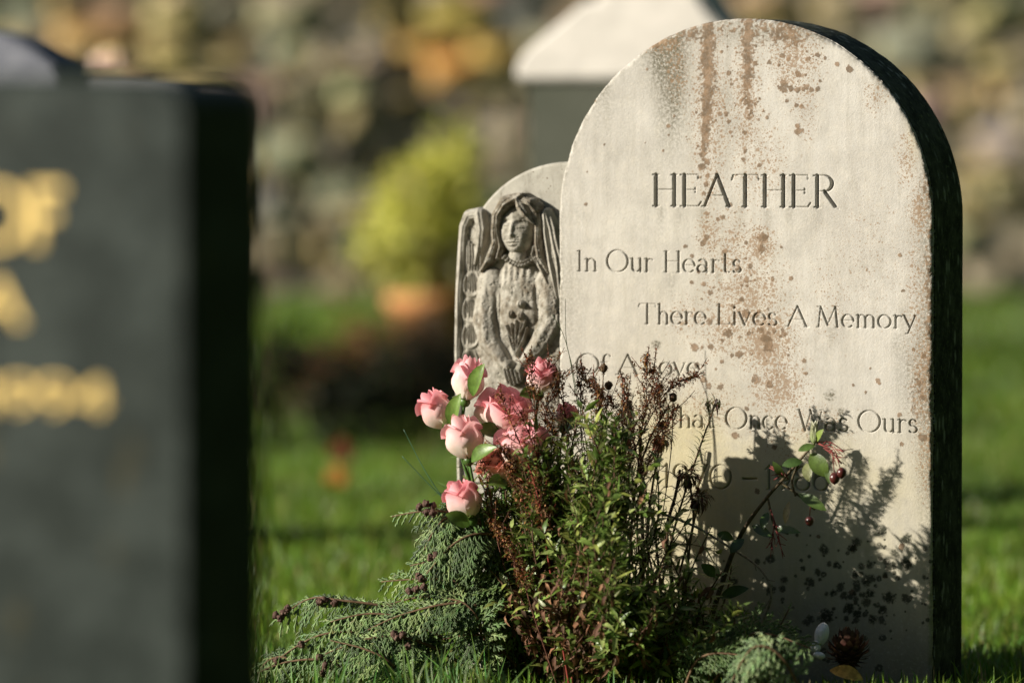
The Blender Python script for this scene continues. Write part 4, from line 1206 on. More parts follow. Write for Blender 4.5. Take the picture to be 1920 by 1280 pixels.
# ---- dried reddish flower spikes
def spike(pts, lab, seed, n=60, bare=.35, side=None, col=((.30, .13, .055), (.40, .21, .09), (.18, .085, .04)), stemc=(.13, .05, .035), r0=.0012):
    r = random.Random(seed)
    x0_, xt_ = pts[0][0], pts[-1][0]
    pts = [pts[0]] + [(a + r.uniform(-20, 20) + (22 if xt_ > 1130 else -8) * math.sin(k_ * 2.2 + seed), b + r.uniform(-20, 20), c_) for k_, (a, b, c_) in enumerate(pts[1:-1])] + [pts[-1]]
    P = path(pts, 6)
    rt = P[0].copy()
    e = empty("dried_flower_spike", rt, lab, "dried flower", "dried flower spikes")
    mb = MB(); mb.tube([p - rt for p in P], [r0 * (1 - .6 * k / len(P)) for k in range(len(P))], 5, stemc)
    fl = MB()
    for k in range(n):
        t_ = bare + (1 - bare) * k / n
        p, d = along(P, t_)
        a = d.orthogonal().normalized(); b_ = d.cross(a); an = k * 2.4
        out = (a * math.cos(an) + b_ * math.sin(an)) * .9 + d * .5
        ll = r.uniform(.003, .0085) * (1.1 - .6 * (t_ - bare) / (1 - bare))
        q = p - rt + out * ll
        if k % 2 == 0: mb.tube([p - rt, q], [.0005, .0004], 3, stemc)
        c_ = r.choice(col)
        if k % 9 == 4:
            sd_ = (d + Vector((r.uniform(-1.2, 1.2), r.uniform(-.6, .6), r.uniform(-.2, .5)))).normalized(); sl_ = r.uniform(.015, .04)
            mb.tube([p - rt, p - rt + sd_ * sl_ * .5, p - rt + sd_ * sl_ + Vector((0, 0, .004))], [.0007, .0006, .0004], 4, stemc)
            for m in range(10):
                fl.leaf(p - rt + sd_ * sl_ * (.3 + .07 * m), (sd_ + Vector((r.gauss(0, .8), r.gauss(0, .8), r.gauss(0, .8)))).normalized(), d, r.uniform(.004, .008), r.uniform(.002, .0038), .8, .4, tuple(x * r.uniform(.7, 1.3) for x in c_), nseg=2)
        for m in range(3):
            dd = (out + Vector((r.gauss(0, .6), r.gauss(0, .6), r.gauss(0, .6)))).normalized()
            fl.leaf(q, dd, d, r.uniform(.0045, .0095), r.uniform(.0022, .0042), .8, .4, tuple(x * r.uniform(.7, 1.3) for x in c_), nseg=2)
    mb.build("stem", M_WOOD, e); fl.build("flower_heads", M_DRY, e)
SPK = [
 ([(1070, 1300, .24), (1040, 1060, .28), (1000, 900, .30), (935, 735, .30)], "dark red spike leaning across the middle rose of the bunch"),
 ([(1075, 1300, .22), (1052, 1020, .27), (1000, 860, .29), (975, 770, .29)], "red stemmed spike crossing the large pink rose"),
 ([(1060, 1300, .2), (1020, 1000, .24), (1012, 780, .24), (992, 668, .24)], "upright brown spike ending in front of the rose by the angel's sleeve"),
 ([(1070, 1300, .2), (1050, 1000, .2), (1045, 780, .2), (1028, 672, .2)], "brown spike just right of the rose by the angel's sleeve"),
 ([(1085, 1300, .15), (1078, 1000, .16), (1075, 800, .17), (1092, 690, .17)], "rusty spike standing before the carved O of the third line"),
 ([(1085, 1300, .15), (1095, 960, .15), (1120, 770, .15), (1108, 712, .15)], "short rusty spike below the word Of"),
 ([(1110, 1300, .14), (1160, 960, .15), (1205, 770, .15), (1212, 668, .15)], "tall brown spike hiding the first letter of Love"),
 ([(1130, 1300, .14), (1160, 960, .14), (1200, 750, .13), (1305, 702, .12)], "bare brown spike slanting up toward the end of Love"),
 ([(1110, 1300, .14), (1180, 960, .15), (1228, 790, .14), (1222, 690, .14)], "brown spike beside the tallest one, a little lower"),
 ([(1040, 1300, .2), (960, 1060, .25), (900, 900, .26), (872, 830, .26)], "brown spike beneath the pale pink rose at the left"),
 ([(1045, 1300, .2), (985, 1060, .27), (960, 940, .28), (942, 838, .28)], "brown spike rising over the coral rose"),
 ([(1060, 1300, .22), (1030, 1060, .26), (1000, 950, .28), (948, 870, .29)], "thick matted brown spike under the coral rose"),
 ([(1090, 1300, .2), (1075, 1050, .22), (1050, 880, .23), (1035, 770, .23)], "brown spike right of the large pink rose"),
 ([(1080, 1300, .1), (1110, 1000, .12), (1150, 850, .13), (1140, 745, .13)], "thin brown spike between the shrub tops under Of A"),
 ([(1120, 1300, .1), (1150, 1050, .12), (1170, 880, .13), (1176, 735, .13)], "brown spike beside the drooping pale bud"),
 ([(1090, 1300, .2), (1050, 1000, .22), (1030, 820, .22), (1052, 700, .22)], "rusty branching spike at the slab's left edge below the carved O"),
 ([(1090, 1300, .2), (1085, 1000, .21), (1100, 830, .21), (1128, 728, .21)], "rusty spike leaning right below the word Of"),
 ([(1120, 1300, .2), (1150, 1000, .2), (1190, 830, .2), (1240, 722, .2)], "brown spike leaning right below the first letters of Love"),
 ([(1120, 1300, .2), (1160, 1000, .18), (1225, 860, .18), (1268, 762, .18)], "brown spike ending beside the seed head under Love"),
 ([(1100, 1300, .2), (1110, 1000, .2), (1128, 860, .2), (1172, 705, .2)], "matted brown spike below the carved A of the third line"),
 ([(1050, 1300, .26), (1000, 1150, .29), (960, 1060, .29), (925, 980, .29)], "low brown spike close beside the lowest rose"),
]
for i, (pts, lab) in enumerate(SPK):
    spike(pts, lab, 100 + i, 120 if i not in (7, 1) else 70, .45 if i not in (7,) else .62, stemc=(.26, .05, .035) if i < 2 else (.13, .055, .035), r0=.0017 if i < 2 else .0012)

# ---- needle leaved sprigs
def sprig(pts, lab, seed, t0, t1, nl, n, cols_, stemc=(.20, .13, .08), r0=.0022, wd=.0022, drooptip=False):
    r = random.Random(seed); P = path(pts, 6); rt = P[0].copy()
    e = empty("needle_sprig", rt, lab, "sprig", "needle leaved sprigs")
    mb = MB(); mb.tube([p - rt for p in P], [r0 * (1 - .6 * k / len(P)) for k in range(len(P))], 6, stemc)
    lv = MB()
    for k in range(n):
        t_ = t0 + (t1 - t0) * k / n
        p, d = along(P, t_)
        a = d.orthogonal().normalized(); b_ = d.cross(a); an = k * 2.4 + r.uniform(-.3, .3)
        out = (a * math.cos(an) + b_ * math.sin(an)) + d * r.uniform(.25, .9)
        c_ = r.choice(cols_); f_ = r.uniform(.7, 1.3)
        lv.leaf(p - rt, out.normalized(), d, nl * r.uniform(.6, 1.15), wd * r.uniform(.7, 1.2), r.uniform(.0, .5), .4, tuple(q * f_ for q in c_), nseg=2)
    if drooptip:
        p, d = along(P, .99)
        for k in range(26):
            dd = Vector((r.uniform(-1.4, .1), r.uniform(-.5, .5), r.uniform(-.9, .1)))
            lv.leaf(p - rt + Vector((r.uniform(-.012, .004), 0, r.uniform(-.004, .004))), dd, (0, 0, 1), r.uniform(.012, .024), .0024, .9, .4, tuple(q * r.uniform(.6, 1.3) for q in (.16, .11, .06)), nseg=3)
    mb.build("stem", M_WOOD, e); lv.build("needles", M_LEAF, e)
ng = [(.22, .33, .09), (.15, .24, .06), (.32, .42, .14), (.10, .16, .045)]
SPR = [
 ([(1215, 1300, .10), (1232, 1150, .10), (1262, 1000, .11), (1305, 860, .12), (1345, 748, .12)], "tall needled sprig ending in a drooping brown tuft under the fourth line", .30, .97, .021, 190, True),
 ([(1205, 1300, .10), (1180, 1100, .12), (1190, 930, .13), (1215, 830, .13), (1255, 760, .13)], "needled sprig with dark leaves covering the T of That", .55, .99, .018, 90, False),
 ([(1230, 1300, .08), (1215, 1150, .08), (1195, 1000, .09), (1205, 900, .09), (1238, 858, .09)], "thin needled sprig left of the carved date", .45, .99, .014, 60, False),
 ([(1120, 1300, .2), (1125, 1150, .22), (1135, 1050, .22), (1150, 905, .22)], "soft pale green needled sprig in front of the middle of the shrub", .35, .99, .012, 170, False),
 ([(1240, 1300, .08), (1270, 1180, .09), (1290, 1080, .09), (1285, 990, .09)], "short needled sprig against the sunlit yellow patch of stone", .25, .99, .016, 90, False),
 ([(1380, 1300, .10), (1420, 1230, .12), (1450, 1195, .12), (1480, 1140, .12)], "small needled sprig catching the sun at its tip right of the bare twig", .3, .99, .016, 60, False),
 ([(1250, 1300, .06), (1330, 1180, .07), (1360, 1120, .07), (1372, 1060, .07)], "dark needled sprig under the berry branch", .2, .99, .018, 90, False),
]
for i, (pts, lab, t0, t1, nl, n, dr) in enumerate(SPR):
    sprig(pts, lab, 300 + i, t0, t1, nl, n, ng, drooptip=dr)
# low dark needled shrub at the bottom
lo = ppt(1310, 1310, .14); lo.z = 0
ls = empty("low_shrub", lo, "low dark green needled shrub crowding the slab's foot right of the leafy one", "shrub")
ms = MB(); ml = MB(); r = random.Random(600)
for i in range(64):
    x0 = r.uniform(1170, 1440); x1 = x0 + r.uniform(-70, 80); y1 = r.uniform(1130, 1255) if x1 < 1400 else r.uniform(1185, 1260)
    P = path([(x0, 1310, r.uniform(.06, .2)), ((x0 + x1) / 2 - 10, (1310 + y1) / 2, r.uniform(.08, .2)), (x1, y1, r.uniform(.08, .24))], 5)
    ms.tube([p - lo for p in P], .0013, 4, (.12, .08, .05))
    for k in range(95):
        p, d = along(P, .05 + .94 * k / 95)
        a = d.orthogonal().normalized(); b_ = d.cross(a); an = k * 2.4
        out = a * math.cos(an) + b_ * math.sin(an) + d * r.uniform(.3, 1)
        ml.leaf(p - lo, out.normalized(), d, r.uniform(.009, .018), r.uniform(.002, .0034), r.uniform(0, .6), .4, tuple(q * r.uniform(.7, 1.3) for q in r.choice([(.15, .24, .04), (.22, .30, .07), (.08, .13, .025)])), nseg=2)
ms.build("stems", M_WOOD, ls); ml.build("needles", M_LEAF, ls)

# ---- withered heads
def withered(px, py, off, stem_pts, lab, kind, seed):
    r = random.Random(seed); c = ppt(px, py, off)
    P = path(stem_pts + [(px, py, off)], 5); rt = P[0].copy()
    e = empty("withered_flower", rt, lab, "dead flower")
    mb = MB(); mb.tube([p - rt for p in P], [.0016] * len(P), 5, (.24, .17, .10)); mb.build("stem", M_WOOD, e)
    hd = MB(); c = c - rt
    if kind == 0:      # pale closed drooping bud
        for k in range(12):
            a = k * .52
            hd.leaf(c + Vector((0, 0, .012)), (math.cos(a) * .22, math.sin(a) * .22, -1), (math.cos(a), math.sin(a), 0), .034, .010, -.15, .4, r.choice([(.42, .36, .24), (.32, .27, .17), (.50, .45, .32)]))
    else:
        for k in range(90):
            v = Vector((r.gauss(0, 1), r.gauss(0, 1), r.gauss(0, 1))).normalized()
            hd.leaf(c + v * .007, v + Vector((0, 0, -.2)), (0, 0, 1), r.uniform(.010, .021), .0036, .8, .4, tuple(q * r.uniform(.6, 1.3) for q in ([(.14, .08, .04), (.22, .13, .07), (.09, .07, .03)] if kind == 1 else [(.45, .38, .20), (.38, .30, .16), (.55, .48, .30)])[k % 3]), nseg=3)
    hd.build("flower_head", M_DRY, e)
withered(1176, 765, .16, [(1165, 1300, .14), (1172, 1000, .15), (1182, 850, .16)], "pale drooping dead bud among the shrub tops under the third line", 0, 1)
withered(1290, 890, .12, [(1290, 1300, .1), (1272, 1100, .11), (1300, 980, .12)], "shaggy brown dead flower head left of the carved zero", 1, 2)
withered(1240, 820, .12, [(1225, 1300, .1), (1215, 1000, .12)], "straw coloured wispy dead flower below the word That", 2, 3)
withered(1310, 935, .13, [(1320, 1300, .1), (1290, 1080, .12)], "pinkish brown dead flower head just under the shaggy one", 1, 4)
for (x, y, lab) in ((1132, 690, "tiny dark seed head on a thin stalk over the f of Of"), (1141, 722, "round pale brown seed head below the f of Of"), (1243, 797, "small dark seed head hanging left of the needled sprigs"), (1262, 745, "small dark seed head under the v of Love")):
    P = path([(1120 + (x - 1130) * .5, 1300, .12), (x - 10, 900, .13), (x, y, .13)], 5); rt = P[0].copy()
    e = empty("seed_head", rt, lab, "seed head")
    mb = MB(); mb.tube([p - rt for p in P], [.0009] * len(P), 4, (.18, .11, .06)); mb.build("stem", M_WOOD, e)
    mb = MB(); mb.ball(P[-1] - rt, .0055, (.14, .09, .05), (1, 1, 1.1), 8, 6, .25)
    for k in range(10): mb.leaf(P[-1] - rt, Vector((rnd.gauss(0, 1), rnd.gauss(0, 1), rnd.gauss(0, 1))), (0, 0, 1), .009, .002, .4, .3, (.34, .28, .18), nseg=2)
    mb.build("head", M_DRY, e)

# ---- branching bare stems silhouetted against the sunlit part of the slab
for i, pts in enumerate([
   [(1210, 1300, .05), (1206, 1100, .05), (1204, 950, .05), (1200, 800, .06)], [(1258, 1300, .06), (1240, 1120, .06), (1225, 980, .06), (1200, 880, .06), (1180, 790, .06)],
   [(1262, 1300, .06), (1262, 1120, .06), (1250, 1000, .06), (1266, 930, .06), (1275, 880, .06)], [(1250, 1300, .05), (1246, 1180, .05), (1225, 1080, .05), (1212, 1000, .05), (1225, 900, .05)]]):
    P = path(pts, 6); rt = P[0].copy(); r = random.Random(800 + i)
    e = empty("dead_plant", rt, ["thick dark upright stem, leftmost of those against the sunlit stone", "forked dark stem leaning left across the sunlit stone", "dark stem rising to the shaggy dead flower", "thin wavy dark stem between the thicker ones on the sunlit stone"][i], "dead plant", "dark dead plants against the stone")
    mb = MB(); r0 = .0034 if i in (0, 2) else .0022
    mb.tube([p - rt for p in P], [r0 * (1 - .5 * k / len(P)) for k in range(len(P))], 6, (.06, .04, .025)); mb.build("stem", M_WOOD, e)
    mb = MB()
    for k in range(16):
        p, d = along(P, .2 + .75 * k / 16)
        dd = Vector((r.choice((-1, 1)) * r.uniform(.4, 1), r.uniform(-.4, .4), r.uniform(.0, 1))).normalized()
        ll = r.uniform(.012, .04)
        q = p - rt + dd * ll
        mb.tube([p - rt, p - rt + dd * ll * .5 + Vector((0, 0, .003)), q], [.0008, .0007, .0005], 4, (.08, .05, .03))
        for m in range(3): mb.leaf(q if m == 0 else p - rt + dd * ll * r.random(), dd + Vector((r.gauss(0, .6), r.gauss(0, .6), r.gauss(0, .6))), d, r.uniform(.005, .010), .0022, 1.2, .4, r.choice([(.10, .07, .04), (.07, .09, .03)]), nseg=2)
    mb.build("twigs", M_WOOD, e)

# ---- berry branch
P = path([(1290, 1310, .10), (1345, 1120, .12), (1385, 1010, .13), (1432, 940, .14), (1480, 885, .145), (1528, 830, .15)], 6); rt = P[0].copy()
bb = empty("berry_branch", rt, "slender branch with rounded leaves, red twigs and dark red berries over the date", "branch")
mb = MB(); mb.tube([p - rt for p in P], [.0042 - .003 * k / len(P) for k in range(len(P))], 7, (.12, .09, .05))
for pts in ([(1465, 905, .143), (1500, 930, .147), (1528, 955, .15)], [(1440, 935, .14), (1452, 985, .145), (1478, 1000, .15)], [(1498, 868, .147), (1485, 900, .15), (1492, 930, .15)]):
    Q = path(pts, 4); mb.tube([p - rt for p in Q], .0016, 5, (.10, .08, .04))
mb.build("stem", M_WOOD, bb)
lv = MB()
for (x0, y0, x1, y1, w_, c_) in [(1505, 865, 1470, 868, 20, (.07, .13, .03)), (1520, 850, 1545, 885, 34, (.10, .16, .025)), (1512, 868, 1514, 896, 20, (.26, .28, .12)), (1528, 835, 1500, 840, 16, (.13, .22, .05)), (1530, 828, 1536, 808, 14, (.25, .34, .07)),
        (1498, 925, 1540, 948, 22, (.09, .15, .03)), (1440, 960, 1428, 985, 18, (.06, .11, .02)), (1450, 990, 1490, 992, 16, (.06, .11, .02)), (1470, 895, 1452, 870, 15, (.08, .13, .03)), (1410, 985, 1440, 1000, 18, (.05, .09, .02)),
        (1480, 940, 1470, 975, 14, (.30, .26, .12)), (1395, 1010, 1370, 1030, 22, (.05, .09, .02)), (1350, 1120, 1390, 1100, 24, (.05, .10, .02)), (1345, 1080, 1320, 1060, 22, (.05, .10, .02)), (1360, 1160, 1385, 1200, 22, (.06, .11, .03)),
        (1375, 1010, 1350, 1000, 20, (.05, .09, .02)), (1550, 870, 1552, 900, 12, (.10, .16, .04))]:
    a = ppt(x0, y0, .15); b_ = ppt(x1, y1, .165)
    lv.leaf(a - rt, b_ - a, TOCAM + Vector((-.4, 0, .5)), (b_ - a).length * 1.1, w_ * PXM, .3, .2, c_, nseg=7, shape=.6)
lv.build("leaves", M_LEAF, bb)
r = random.Random(9)
for ti, (x0, y0, x1, y1) in enumerate([(1530, 828, 1584, 846), (1532, 830, 1578, 868), (1445, 955, 1468, 1042), (1452, 985, 1446, 1030), (1478, 898, 1458, 884)]):
    tw = MB()
    A_ = ppt(x0, y0, .15); B_ = ppt(x1, y1, .155); M_ = A_.lerp(B_, .5) + Vector((0, 0, .006))
    tw.tube([A_ - rt, M_ - rt, B_ - rt], [.0012, .001, .0007], 4, (.24, .05, .045))
    for k in range(9):
        p = A_.lerp(B_, .25 + .08 * k); d = (B_ - A_).normalized() + Vector((r.gauss(0, .5), r.gauss(0, .4), r.gauss(0, .5)))
        tw.tube([p - rt, p - rt + d.normalized() * r.uniform(.008, .018)], [.0008, .0006], 4, (.26, .055, .05))
    if ti == 0: tw.tube([ppt(1566, 845, .152) - rt, ppt(1576, 880, .156) - rt], .0008, 4, (.25, .06, .05)); tw.tube([ppt(1560, 842, .152) - rt, ppt(1565, 892, .156) - rt], .0008, 4, (.25, .06, .05))
    tw.build("red_twig", M_WOOD, bb)
mb = MB(); mb.tube([ppt(1520, 945, .152) - rt, ppt(1518, 968, .156) - rt], .0008, 4, (.25, .06, .05)); mb.build("red_twig", M_WOOD, bb)
t = NT("berry_skin"); t.base(t.mix(t.noise(200, 3), (.09, .014, .012), (.05, .016, .012))); t.rough(.3, .5)
for (x, y, rr, lab) in [(1578, 886, 9, "rightmost dark berry"), (1565, 896, 10, "brownish berry hanging lowest of the pair"), (1518, 976, 8.5, "lone red berry under the lower leaf")]:
    mb = MB(); mb.ball(ppt(x, y, .156) - rt, rr * PXM, (1, 1, 1), (1, 1, 1.12), 14, 10, .04); mb.ball(ppt(x, y + rr, .156) - rt, rr * .25 * PXM, (.2, .2, .2), (1, 1, 1), 6, 4)
    mb.build("berry", t.m, bb)
mb = MB()
c0 = ppt(1526, 832, .152); c1 = ppt(1526, 786, .152)
for k in range(6):
    a = k * 1.05
    s_ = Vector((math.cos(a), math.sin(a), 0))
    mb.leaf(c0 - rt, (c1 - c0).normalized() + s_ * .22, -s_, (c1 - c0).length, .011, -.45, .5, (.55, .62, .34), (.88, .88, .70), 7, .4)
mb.build("flower_bud", M_LEAF, bb)

# bare grey twig arching down
for i, (pts, lab) in enumerate([([(1220, 955, .13), (1300, 985, .14), (1372, 1028, .14), (1425, 1066, .14), (1446, 1110, .14), (1432, 1160, .13), (1400, 1215, .12)], "bare grey twig arching down from the shrub to the slab's shaded foot"),
                                ([(1090, 1150, .2), (1150, 1120, .21), (1205, 1090, .21), (1250, 1060, .2)], "short broken pale twig lying across the shrub's dark base"),
                                ([(1120, 1300, .22), (1130, 1220, .23), (1112, 1150, .23), (1118, 1090, .22)], "crooked pale twig low in the shrub's shadow")]):
    P = path(pts, 6); rt = P[0].copy(); mb = MB()
    mb.tube([p - rt for p in P], [.0017] * len(P), 6, (.30, .25, .20))
    r = random.Random(i)
    for k in range(7):
        p, d = along(P, .1 + .12 * k); dd = d + Vector((r.gauss(0, .6), r.gauss(0, .3), r.gauss(0, .6)))
        mb.tube([p - rt, p - rt + dd.normalized() * r.uniform(.006, .02)], [.001, .0006], 4, (.28, .22, .18))
    o = mb.build("bare_twig", M_WOOD); o.location = rt; tag(o, lab, "twig")

# ---- cypress fronds
def frond(pts, lab, seed, ln=.055, hang=.3, cones=(), cols_=((.12, .20, .065), (.17, .26, .085), (.24, .33, .12), (.08, .13, .045)), n=15, nrm=None, thick=.0030):
    r = random.Random(seed); P = path(pts, 6); rt = P[0].copy()
    e = empty("cypress_frond", rt, lab, "conifer frond", "cut cypress fronds")
    mb = MB(); mb.tube([p - rt for p in P], [.0024 - .0016 * k / len(P) for k in range(len(P))], 5, (.16, .10, .055)); mb.build("stem", M_WOOD, e)
    lv = MB()
    N0 = (nrm or (TOCAM + Vector((-.2, 0, .7)))).normalized()
    def scaly(p, d, l, w, c):
        pts_ = [p + d * l * s + Vector((0, 0, -hang * .15 * l * s * s)) for s in (0, .35, .7, 1)]
        sd = d.cross(N0).normalized(); V = []
        for q, ww in zip(pts_, (w * .8, w, w * .8, w * .25)):
            V += [q - sd * ww / 2, q + N0 * ww * .35, q + sd * ww / 2, q - N0 * ww * .3]
        F = []
        for a in range(3):
            for b in range(4): F.append((a * 4 + b, a * 4 + (b + 1) % 4, (a + 1) * 4 + (b + 1) % 4, (a + 1) * 4 + b))
        lv.add([v - rt for v in V], F, c)
    for k in range(n * 2):
        t_ = .08 + .92 * k / (n * 2)
        p, d = along(P, t_)
        sgn = 1 if k % 2 else -1
        sd = d.cross(N0).normalized() * sgn
        L1 = ln * (1 - t_ ** 2.2 * .72) * (.45 + .55 * min(1, t_ * 4)) * r.uniform(.75, 1.15)
        d1 = (d * .75 + sd * .8 + Vector((0, 0, -hang)) + N0 * r.gauss(0, .12)).normalized()
        c_ = r.choice(cols_); f_ = r.uniform(.8, 1.2); c_ = tuple(q * f_ for q in c_)
        Q = [p + d1 * L1 * s + Vector((0, 0, -hang * .35 * L1 * s * s)) for s in (0, .25, .5, .75, 1)]
        for a in range(4):
            scaly(Q[a], (Q[a + 1] - Q[a]).normalized(), (Q[a + 1] - Q[a]).length * 1.1, thick, c_)
        m = max(4, int(L1 / .0042))
        for j in range(m):
            s = (j + .5) / m; sg = 1 if j % 2 else -1
            q, dq = along(Q, s)
            sd1 = dq.cross(N0).normalized() * sg
            l2 = L1 * .34 * (1 - s * .6) * r.uniform(.7, 1.2)
            d2 = (dq * .9 + sd1 * .65 + N0 * r.gauss(0, .15) + Vector((0, 0, -hang * .3))).normalized()
            scaly(q, d2, l2, thick * .85, tuple(x * r.uniform(.85, 1.2) for x in c_))
            if l2 > .008:
                for u_ in (.4, .7):
                    for g_ in (-1, 1):
                        d3 = (d2 + d2.cross(N0).normalized() * g_ * .7).normalized()
                        scaly(q + d2 * l2 * u_, d3, l2 * .35, thick * .75, tuple(x * 1.1 for x in c_))
    lv.build("spray", M_CONIFER, e)
    for (cx, cy, co) in cones:
        cb = MB(); c = ppt(cx, cy, co) - rt
        cb.ball(c, .0048, (.13, .075, .055), (1, 1, 1), 9, 7, .12)
        for k in range(9):
            v = Vector((r.gauss(0, 1), r.gauss(0, 1), r.gauss(0, 1))).normalized()
            cb.ball(c + v * .0040, .0022, r.choice([(.20, .125, .095), (.14, .08, .06), (.10, .06, .05)]), (1, 1, 1), 6, 4, .2)
        cb.build("cone", M_DRY, e)
FR = [
 ([(905, 985, .24), (850, 962, .26), (795, 958, .27), (735, 968, .27)], "topmost cypress frond reaching left below the lowest rose, tipped with cones", .030, .35, ((786, 950, .275), (798, 944, .28), (812, 948, .275), (800, 960, .285), (812, 962, .285))),
 ([(940, 1000, .22), (880, 968, .25), (830, 975, .27), (795, 1030, .28)], "cypress frond drooping just under the lowest rose", .062, .6, ((808, 1045, .285), (818, 1040, .285))),
 ([(960, 1010, .22), (900, 1000, .26), (850, 1020, .28), (800, 1075, .29)], "thick cypress frond hanging below the topmost ones", .062, .6, ()),
 ([(940, 1080, .22), (880, 1050, .25), (820, 1050, .27), (770, 1060, .27)], "pale tipped cypress frond pointing left at mid height", .050, .3, ((790, 1085, .29), (785, 1080, .28))),
 ([(940, 1110, .22), (860, 1090, .25), (790, 1085, .26), (715, 1090, .26)], "dark cypress frond with jagged tip halfway up the heap", .048, .3, ((795, 1100, .29), (780, 1104, .29), (768, 1108, .29))),
 ([(950, 1140, .22), (860, 1120, .25), (780, 1120, .26), (700, 1142, .26)], "dark cypress frond lying just under the jagged one", .045, .3, ()),
 ([(950, 1150, .25), (860, 1130, .28), (760, 1150, .30), (690, 1180, .31)], "bright cypress frond across the middle of the heap", .055, .3, ((745, 1195, .32), (755, 1190, .32), (738, 1188, .32), (765, 1212, .32))),
 ([(860, 1180, .24), (740, 1140, .27), (640, 1125, .29), (580, 1122, .29), (520, 1160, .29)], "long arching cypress frond reaching far left with cones at its tip", .060, .65, ((517, 1153, .295), (526, 1158, .30), (532, 1148, .295), (540, 1140, .30), (600, 1128, .30), (608, 1124, .295), (628, 1130, .295))),
 ([(840, 1200, .26), (760, 1160, .29), (690, 1150, .30), (620, 1165, .31)], "cypress frond draped over the heap behind the long arching one", .060, .5, ()),
 ([(820, 1230, .26), (720, 1190, .29), (600, 1190, .31), (500, 1250, .31)], "cypress frond sloping down to the lower left of the heap", .055, .5, ((565, 1208, .32), (520, 1238, .32))),
 ([(860, 1240, .26), (780, 1200, .30), (700, 1195, .32), (610, 1225, .33)], "cypress frond low in the heap beneath the bright one", .055, .5, ((600, 1232, .34), (610, 1246, .34), (604, 1262, .34))),
 ([(700, 1290, .28), (620, 1240, .31), (540, 1240, .32), (480, 1262, .32)], "lowest cypress frond, pale, touching the grass at the far left", .045, .5, ()),
 ([(900, 1230, .24), (900, 1170, .27), (870, 1130, .28), (820, 1120, .28)], "cypress frond curling up beside the withered shrub leaves", .052, .4, ()),
 ([(1000, 1200, .2), (960, 1120, .24), (920, 1070, .25), (870, 1050, .25)], "cypress frond behind the brown spikes below the lowest rose", .055, .4, ()),
 ([(760, 1290, .30), (730, 1240, .33), (680, 1215, .34), (620, 1200, .34)], "cypress frond nearest the front of the heap, above tall grass", .050, .5, ()),
 ([(980, 1260, .2), (920, 1200, .25), (880, 1190, .27), (820, 1200, .27)], "dark cypress frond deep at the bottom of the heap", .055, .4, ()),
 ([(560, 1290, .3), (540, 1235, .31), (500, 1240, .31), (478, 1280, .31)], "small frayed cypress frond at the very left end of the heap", .035, .5, ()),
]
for i, (pts, lab, ln, hang, cones) in enumerate(FR):
    frond(pts, lab, 900 + i, ln, hang, cones)
frond([(1500, 1290, .40), (1460, 1225, .42), (1410, 1215, .43), (1365, 1290, .43)], "pale blue green cypress frond curving up at the bottom edge, right of the shrub", 950, .05, .5, (), ((.22, .32, .14), (.30, .40, .18), (.13, .21, .08)), 13, None, .0026)
frond([(1330, 1290, .2), (1400, 1195, .22), (1450, 1190, .22), (1520, 1215, .22)], "dark cypress frond spreading right along the slab's foot", 951, .05, .2, (), ((.07, .12, .03), (.10, .16, .05)), 14)
frond([(1280, 1300, .26), (1310, 1235, .28), (1370, 1225, .28), (1450, 1245, .28)], "dark cypress frond just behind the pale blue green one", 952, .05, .2, (), ((.07, .12, .03), (.10, .16, .05)), 14)

# ---- pine cone, shell, bright leaf at the slab's foot
c = ppt(1590, 1222, .10); pcn = empty("pine_cone", c, "dark open pine cone lying at the slab's shaded foot", "pine cone")
mb = MB(); mb.ball((0, 0, 0), .018, (.05, .03, .02), (1, 1, 1.1), 10, 8); mb.build("core", M_WOOD, pcn)
mb = MB(); r = random.Random(4)
for k in range(95):
    zz = 1 - 2 * (k + .5) / 95; an = k * 2.4; rr = math.sqrt(1 - zz * zz)
    v = Vector((rr * math.cos(an), rr * math.sin(an), zz))
    mb.leaf(v * .013, v + Vector((0, 0, .35)), Vector((0, 0, 1)) - v * .3, .022 * r.uniform(.8, 1.1), .011, -.5, .1, tuple(q * r.uniform(.6, 1.4) for q in (.10, .05, .035)), (.36, .18, .12) if k % 6 == 0 else (.12, .07, .045), 3, .6)
mb.build("scales", M_DRY, pcn)
t = NT("shell_nacre"); t.base(t.mix(t.noise(90, 3), (.62, .64, .72), (.75, .73, .68))); t.rough(.12, .8); t.b.inputs["Coat Weight"].default_value = .6
M_SHELL = t.m
def shell(px, py, off, rx_, rz_, rot, lab):
    V = []; F = []; n = 20; m_ = 8
    for j in range(m_ + 1):
        q = j / m_
        for k in range(n):
            a = 6.2832 * k / n
            x = rx_ * q * math.cos(a); z = rz_ * q * math.sin(a)
            V.append((x, -.006 * (1 - q * q) + .0006 * math.sin(q * 18), z))
    for j in range(m_):
        for k in range(n): F.append((j * n + k, (j + 1) * n + k, (j + 1) * n + (k + 1) % n, j * n + (k + 1) % n))
    nb = len(V)
    V += [(v[0] * .97, v[1] + .0016, v[2] * .97) for v in V]; F += [tuple(i + nb for i in reversed(f)) for f in F]
    for k in range(n): a = m_ * n + k; b = m_ * n + (k + 1) % n; F.append((a, a + nb, b + nb, b))
    o = link_mesh("shell", V, F, M_SHELL); o.location = ppt(px, py, off); o.rotation_euler = (math.radians(-8), math.radians(rot), math.radians(-20))
    tag(o, lab, "shell", "pale shells at the slab's foot")
shell(1541, 1188, .115, .0098, .0155, 12, "glossy pale blue shell standing upright beside the pine cone")
shell(1529, 1212, .12, .0075, .0085, -20, "small rounded whitish shell below the upright one")
shell(1536, 1228, .125, .0085, .005, 10, "flat whitish shell lying lowest of the three")
mb = MB(); p0 = ppt(1556, 1256, .17); p1 = ppt(1618, 1262, .17)
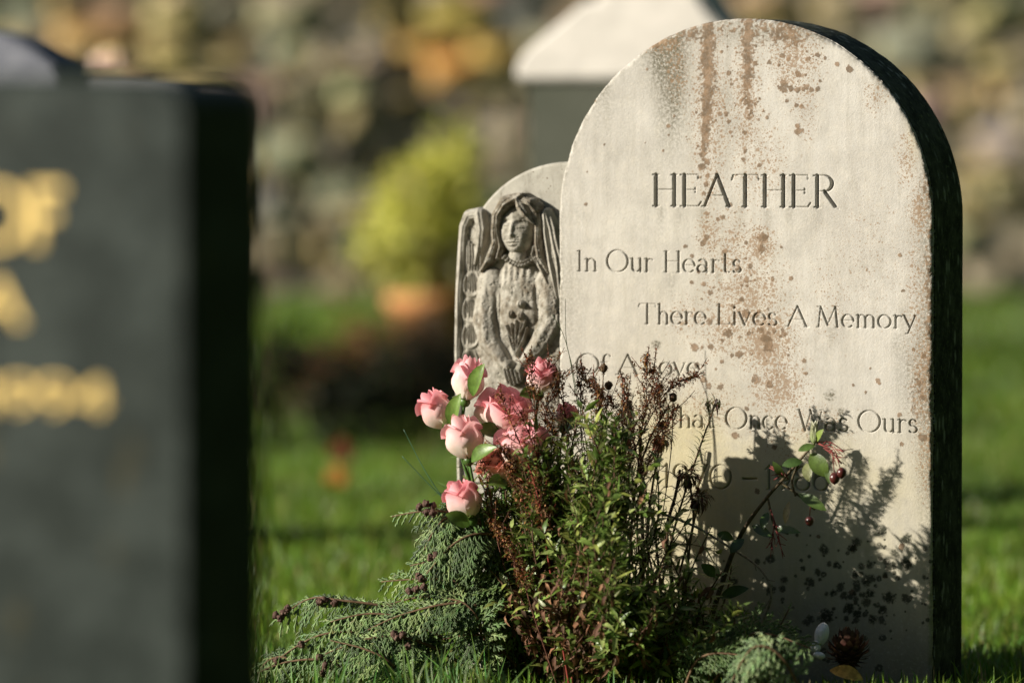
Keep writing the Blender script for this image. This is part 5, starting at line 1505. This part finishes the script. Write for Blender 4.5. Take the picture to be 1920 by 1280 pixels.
mb.leaf((0, 0, 0), p1 - p0, TOCAM + Vector((0, 0, .9)), (p1 - p0).length, .022, .35, .3, (.62, .34, .08), (.45, .32, .08), 8, .6)
o = mb.build("fallen_leaf", M_DRY); o.location = p0; tag(o, "curled orange leaf lying under the pine cone", "leaf")

# ---- wisps and stalks
for i, (pts, lab, c_, r_) in enumerate([
  ([(850, 945, .24), (825, 925, .25), (790, 870, .26), (757, 805, .27)], "thin bluish grass wisp pointing steeply up left beside the lowest rose", (.10, .26, .16), .0009),
  ([(850, 950, .24), (822, 925, .25), (790, 893, .26), (754, 855, .27)], "thin bluish grass wisp below the steep one", (.10, .26, .16), .0009),
  ([(1110, 1300, .10), (1105, 900, .11), (1076, 705, .12), (1062, 640, .12), (1060, 560, .12)], "long thin dark stalk rising beside the slab's left edge", (.09, .12, .06), .0008),
  ([(1112, 1300, .10), (1100, 900, .11), (1074, 705, .12), (1058, 632, .12), (1036, 590, .12)], "bent thin dark stalk crossing the slab's left edge", (.09, .12, .06), .0008)]):
    P = path(pts, 6); rt = P[0].copy(); mb = MB(); mb.tube([p - rt for p in P], [r_ * (1 - .6 * k / len(P)) for k in range(len(P))], 5, c_)
    o = mb.build("grass_stalk", M_LEAF); o.location = rt; tag(o, lab, "stalk")
# taller grass in front of the heap
r = random.Random(31); mb = MB()
for i in range(300):
    off = r.uniform(.18, .55); px = r.uniform(470, 1330) if i % 3 else r.uniform(560, 960)
    u, _ = face_uz(px, 1290, off); p = F3(u, 0, off)
    p.z = 0
    hh = r.uniform(.04, .10) * (1.1 if 600 < px < 960 else .85)
    if px > 980: hh *= .7
    q = p + Vector((r.gauss(0, .25), r.gauss(0, .2), 1)) * hh
    d = (q - p).normalized()
    mb.leaf(p, d, TOCAM + Vector((r.gauss(0, .4), 0, .2)), hh, r.uniform(.002, .0038), r.uniform(.1, .6), .3, tuple(x * r.uniform(.7, 1.3) for x in (.12, .24, .045)), nseg=4)
o = mb.build("tall_grass", M_GRASS); tag(o, kind='stuff')
